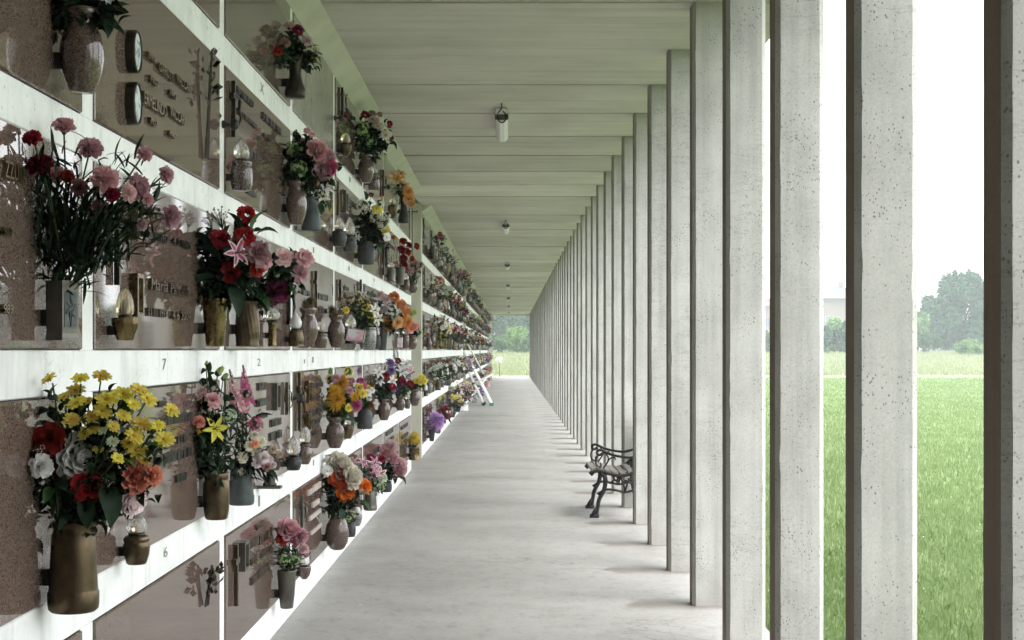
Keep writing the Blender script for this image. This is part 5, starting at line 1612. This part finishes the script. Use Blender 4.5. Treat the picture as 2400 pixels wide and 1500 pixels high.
# ---- top row
vase('T0', 'slim', 'bronze_dark', 692, 135, 230, 50, 'tall dark bronze vase hanging at the top, against the cracked slab')
bouquet('T0', 'dark leafy spray with small red and yellow blooms, top row', [('rose', 'red', 650, 118, 20), ('rose', 'yellow', 735, 140, 16), ('rose', 'dusty', 668, 100, 24), ('rose', 'crimson', 700, 70, 26), ('rose', 'ltpink', 720, 95, 24), ('spray', 'yellow', 740, 118, 24), ('rose', 'ltpink', 680, 60, 24)], 'leaf_dark', 120, 1.3, 8, lsz=.06)
vase('T1', 'urn', 'granite_vase', 858, 362, 428, 38, 'granite urn in the top row under small white and red flowers')
bouquet('T1', 'bouquet of small white anemones and red roses, top row', [('daisy', 'blush', 872, 280, 26), ('daisy', 'cream', 886, 296, 28), ('daisy', 'cream', 902, 305, 24), ('daisy', 'white', 904, 318, 30), ('rose', 'crimson', 856, 268, 18), ('rose', 'crimson', 914, 290, 14), ('rose', 'crimson', 917, 323, 14), ('rose', 'dusty', 873, 265, 16), ('rose', 'pink', 880, 282, 18), ('rose', 'dusty', 890, 268, 14), ('cluster', 'palegreen', 845, 300, 36), ('cluster', 'palegreen', 865, 330, 36)],
    'leaf_dark', 170, 1.3, 6, lsz=.075, extra=[('broad', 'leaf_dark', 910, 330, 30, .6, -.6)])
lamp('bowl', 'bronze', 810, 338, 366, 28, 310, 24, 'brass lamp with gold flame in the top row', 'drop', 'amber_glass')
lamp('barrel', 'granite_dark', 876, 410, 446, 28, 386, 20, 'dark stone lamp in the top row right of the granite urn', 'flame')
vase('T2', 'slim', 'black', 946, 452, 523, 26, 'long black vase in the top row under the orange lilies')
bouquet('T2', 'bouquet of orange and peach lilies against the ceiling beam', [('lily', 'orange', 930, 420, 34), ('lily', 'peach', 946, 436, 30), ('rose', 'orange', 956, 450, 26), ('rose', 'peach', 959, 466, 26), ('rose', 'peach', 966, 478, 18), ('lily', 'orange', 938, 408, 24)], 'leaf_dark', 60, 1, 4, lsz=.06)
lamp('bowl', 'bronze', 920, 482, 512, 24, 466, 16, 'round bronze lamp left of the long black vase', 'ball', 'amber_glass')
# hook rod at the pilaster corner
p, s = place(966, 600, 6, .01)
rd = thing('wall_hook', 'thin black rod with a hook at the pilaster corner', 'hook', p)
ob('rod', MB().tube([(0, 0, 0), (0, 0, (600 - 425) * s)], .006, 6).mesh('rod', ['black'], True), rd)
ob('hook', MB().tube(bez([(0, 0, (600 - 496) * s), (.03, 0, (600 - 496) * s), (.06, 0, (600 - 497) * s), (.065, 0, (600 - 493) * s)], 5), .008, 6).mesh('hook', ['black'], True), rd)
# ------------------------------------------------------------------ far sections: vases, bouquets and lamps along the wall
FAR_V = [('urn', 'granite_vase', 'brown granite urn'), ('barrel', 'pewter', 'dark grey vase'), ('cup', 'brass', 'brass cup'), ('flare', 'bronze', 'bronze vase'), ('urn', 'granite_grey', 'grey stone urn'), ('bulb', 'granite_vase', 'granite bottle vase')]
SCHEMES = [('red', 'white', 'red and white'), ('yellow', 'white', 'yellow and white'), ('pink', 'blush', 'pink'), ('white', 'celadon', 'white'), ('orange', 'peach', 'orange'), ('purple', 'lilac', 'purple'),
           ('crimson', 'dusty', 'dark red'), ('cream', 'fawn', 'cream'), ('hotpink', 'ltpink', 'bright pink'), ('gold', 'burnt', 'gold and rust'), ('coral', 'salmon', 'coral'), ('blush', 'crimson', 'blush and crimson')]
FARB = {}
def far_bouquet_mesh(ci, var):
    key = (ci, var)
    if key in FARB:
        return FARB[key]
    rnd = random.Random(ci * 31 + var)
    a, b, _ = SCHEMES[ci]
    bm = MB()
    lm = MB()
    cs = []
    for i in range(13):
        d = Vector((rnd.gauss(0, 1), rnd.gauss(0, 1), rnd.gauss(0, .8) + .5)).normalized()
        c = Vector((0, 0, .55)) + Vector((d.x * .42, d.y * .42, d.z * .42)) * rnd.uniform(.75, 1.05)
        cs.append((c, d))
    for i, (c, d) in enumerate(cs):
        s = rnd.uniform(.13, .21)
        u = d.orthogonal().normalized()
        w_ = d.cross(u)
        for ring_, (n, el, l_) in enumerate(((7, .25, 1.0), (6, .9, .7), (4, 1.8, .45))):
            for k in range(n):
                an = k * 6.283 / n + ring_
                x = u * math.cos(an) + w_ * math.sin(an)
                y = d.cross(x)
                e = (x + d * el).normalized()
                bm.add([c, c + e * s * l_ * .6 + y * s * .32, c + e * s * l_, c + e * s * l_ * .6 - y * s * .32], [(0, 1, 2, 3)], 0 if i % 3 else 1)
    for i in range(70):
        c, d = rnd.choice(cs)
        q = c * rnd.uniform(.3, 1.02) + Vector((rnd.gauss(0, .06), rnd.gauss(0, .06), rnd.gauss(0, .06)))
        dr = (d + Vector((rnd.gauss(0, .6), rnd.gauss(0, .6), rnd.gauss(0, .6)))).normalized()
        sd = dr.orthogonal().normalized()
        l_ = rnd.uniform(.16, .3)
        lm.add([q, q + dr * l_ * .5 + sd * l_ * .22, q + dr * l_, q + dr * l_ * .5 - sd * l_ * .22], [(0, 1, 2, 3)])
    FARB[key] = (bm.mesh('blossoms', [petal_mat(a), petal_mat(b)], True), lm.mesh('foliage', [rnd.choice(['leaf_dark', 'leaf_mid', 'leaf_dark'])]))
    return FARB[key]
ORD = ['first', 'second', 'third', 'fourth', 'fifth', 'sixth', 'seventh', 'eighth', 'ninth', 'tenth', 'eleventh', 'twelfth']
SECN = ['', 'second wall', 'third wall', 'last wall']
rf = random.Random(77)
def far_set(si, r, k, slot, yy, ci, kind=None):
    za, zb = ROWS[r]
    vk, vm, vn = kind or rf.choice(FAR_V)
    rad = rf.uniform(.045, .062)
    vh = rf.uniform(.15, .22)
    z0 = za + rf.uniform(.0, .07)
    d = rad + .02
    where = f'on {ORD[k]} slab of the {SECN[si]}, {ROWN[r]}, {slot}'
    rt = thing('vase', f'{vn} {where}', 'vase', (-XL + d, yy, z0), 'vases on the further burial walls')
    ob('body', vase_mesh(vk, vm), rt, (0, 0, 0), (0, 0, 0), (rad, rad, vh))
    if si == 1:
        ob('bracket', BRK, rt, (-rad * .5, 0, vh * .4), (0, 0, 0), (d - rad * .5 - .008, .02, .04))
    if ci is None:
        return
    bs = rf.uniform(.26, .39) * (.8 if r >= 3 else 1)
    nm = SCHEMES[ci][2]
    bt = thing('bouquet', f'{nm} bouquet {where}', 'bouquet', (-XL + d + .02, yy, z0 + vh - .03), 'bouquets on the further burial walls')
    b, l_ = far_bouquet_mesh(ci, rf.randrange(3))
    rz = rf.uniform(0, 6.28)
    q = ob('blossoms', b, bt, (bs * .22, 0, 0), (0, R(12), rz), bs)
    q['kind'] = 'stuff'
    q = ob('foliage', l_, bt, (bs * .22, 0, 0), (0, R(12), rz), bs)
    q['kind'] = 'stuff'
for si in (1, 2, 3):
    ys, n = SECT[si]
    for k in range(n):
        for r in range(5):
            slots = [('left half', .28), ('right half', .74)]
            for slot, f in slots:
                if si == 1 and r == 0 and k in (0, 2, 3):
                    continue
                if rf.random() < (.06 if si == 1 else .14) + (.22 if r >= 3 else 0):
                    continue
                yy = ys + (k + f + rf.uniform(-.1, .1)) * SP
                ci = rf.choice([0, 1, 2, 2, 3, 3, 3, 5, 6, 6, 7, 7, 7, 8, 9, 10, 11, 11]) if rf.random() < .84 else None
                if si == 1:
                    ci = {(2, 1, 'left half'): 1, (3, 1, 'left half'): 6, (3, 1, 'right half'): 3, (1, 2, 'left half'): 3, (1, 1, 'right half'): 0, (2, 4, 'left half'): 0}.get((r, k, slot), ci)
                if ci is not None and r == 4 and si == 1 and k < 3 and rf.random() < .5:
                    ci = 3
                far_set(si, r, k, slot, yy, ci)
            if si == 1 and rf.random() < .75:
                yy = ys + (k + rf.choice((.06, .5, .93))) * SP
                rad, h = .035, .085
                rt = thing('votive_lamp', f'small votive lamp on the {ORD[k]} slab of the {SECN[si]}, {ROWN[r]}', 'votive lamp', (-XL + rad + .02, yy, ROWS[r][0] + .03), 'votive lamps on the further burial walls')
                ob('base', vase_mesh(rf.choice(['pot', 'bowl', 'can']), rf.choice(['granite_vase', 'pewter', 'bronze'])), rt, (0, 0, 0), (0, 0, 0), (rad, rad, h))
                ob('glass_flame', vase_mesh('drop', 'white_glass'), rt, (0, 0, h), (0, 0, 0), (.024, .024, .10))
            # slab fittings: crucifix and raised letters
            if si == 1:
                y0s = rf.uniform(.25, .5)
                m = MB()
                for q in range(3):
                    m.box(0, .009, y0s, y0s + rf.uniform(.35, .6), ROWS[r][0] + .42 - q * .13, ROWS[r][0] + .455 - q * .13)
                o = ob('lettering', m.mesh('lettering', ['letter_black']), SLABS[si, r, k], (.008, 0, 0))
                o['kind'] = 'stuff'
                c = MB().box(.004, .02, -.012, .012, ROWS[r][0] + .24, ROWS[r][0] + .52).box(.004, .0205, -.06, -.012, ROWS[r][0] + .43, ROWS[r][0] + .454).box(.004, .0205, .012, .06, ROWS[r][0] + .43, ROWS[r][0] + .454)
                ob('crucifix', c.mesh('crucifix', ['bronze_dark']), SLABS[si, r, k], (.008, y0s - .14, 0))

# plants standing low along the wall foot of the second section
def floor_pot(px, py, wpx, hpx, Y, ci, label, pm='black', bsc=1.0, kind='cup', cat='potted plant'):
    p = PX(px, py, Y)
    s = Y / FPX
    z = max(0.0, p.z)
    rt = thing('potted_plant', label, cat, (p.x, Y, z), 'plants along the wall foot')
    ob('pot', vase_mesh(kind, pm), rt, (0, 0, 0), (0, 0, 0), (wpx * s / 2, wpx * s / 2, hpx * s))
    b, l_ = far_bouquet_mesh(ci, 1)
    w_ = bsc * s
    q = ob('blossoms', b, rt, (0, 0, hpx * s * .8), (0, 0, 1), w_)
    q['kind'] = 'stuff'
    q = ob('foliage', l_, rt, (0, 0, hpx * s * .8), (0, 0, 1), w_)
    q['kind'] = 'stuff'
p, s = place(1012, 1033, 15, .02)
vase('F0', 'cup', 'black', 1012, 1006, 1034, 16, 'tall black pot low on the second wall section')
bouquet('F0', 'fluffy lilac chrysanthemum in the black pot near the floor', [('mum', 'lilac', 1022, 984, 34), ('mum', 'lilac', 1014, 994, 26), ('mum', 'lilac', 1030, 992, 28), ('mum', 'lilac', 1020, 974, 22), ('mum', 'lilac', 1034, 980, 20), ('mum', 'lilac', 1018, 1003, 22)], 'leaf_mid', 20, .6, 0, lsz=.06)
vase('F1', 'pot', 'granite_vase', 1027, 1000, 1016, 14, 'squat granite pot behind the black pot, second wall section')
floor_pot(1046, 985, 26, 14, 31.0, 3, 'white flowering plant near the floor right of the lilac chrysanthemum', 'pewter', 70)
floor_pot(1057, 978, 24, 12, 33.0, 2, 'pink and white plant at the wall foot of the second section', 'pewter', 66)
floor_pot(1070, 966, 22, 12, 35.5, 7, 'cream flowering plant at the wall foot before the ladder', 'pewter', 60)
floor_pot(1086, 962, 24, 14, 38.0, 1, 'yellow and white plant in a white planter near the ladder', 'white_plastic', 60, 'can')
floor_pot(1112, 944, 18, 14, 44.0, 5, 'silvery wrapped pot plant on the floor behind the ladder', 'silver', 40)
floor_pot(1142, 908, 14, 14, 63.0, 9, 'pink terracotta pot with a small plant far along the wall', 'terracotta', 26, 'can')

# ------------------------------------------------------------------ haze
hz = MB().box(-320, 320, -120, 300, -1.2, 26)
hm = bpy.data.materials.new('haze')
hm.use_nodes = True
hn = hm.node_tree
for q in list(hn.nodes):
    if q.type != 'OUTPUT_MATERIAL':
        hn.nodes.remove(q)
pv = hn.nodes.new('ShaderNodeVolumePrincipled')
pv.inputs['Color'].default_value = (0.86, 0.93, 1.0, 1)
pv.inputs['Density'].default_value = HAZE
pv.inputs['Anisotropy'].default_value = 0.0
hn.links.new(pv.outputs[0], hn.nodes['Material Output'].inputs['Volume'])
try:
    hm.cycles.homogeneous_volume = True
except Exception:
    pass
me = hz.mesh('haze', [hm])
ho = ob('haze', me)
ho['kind'] = 'stuff'
ho['label'] = 'pale damp air over the meadow'
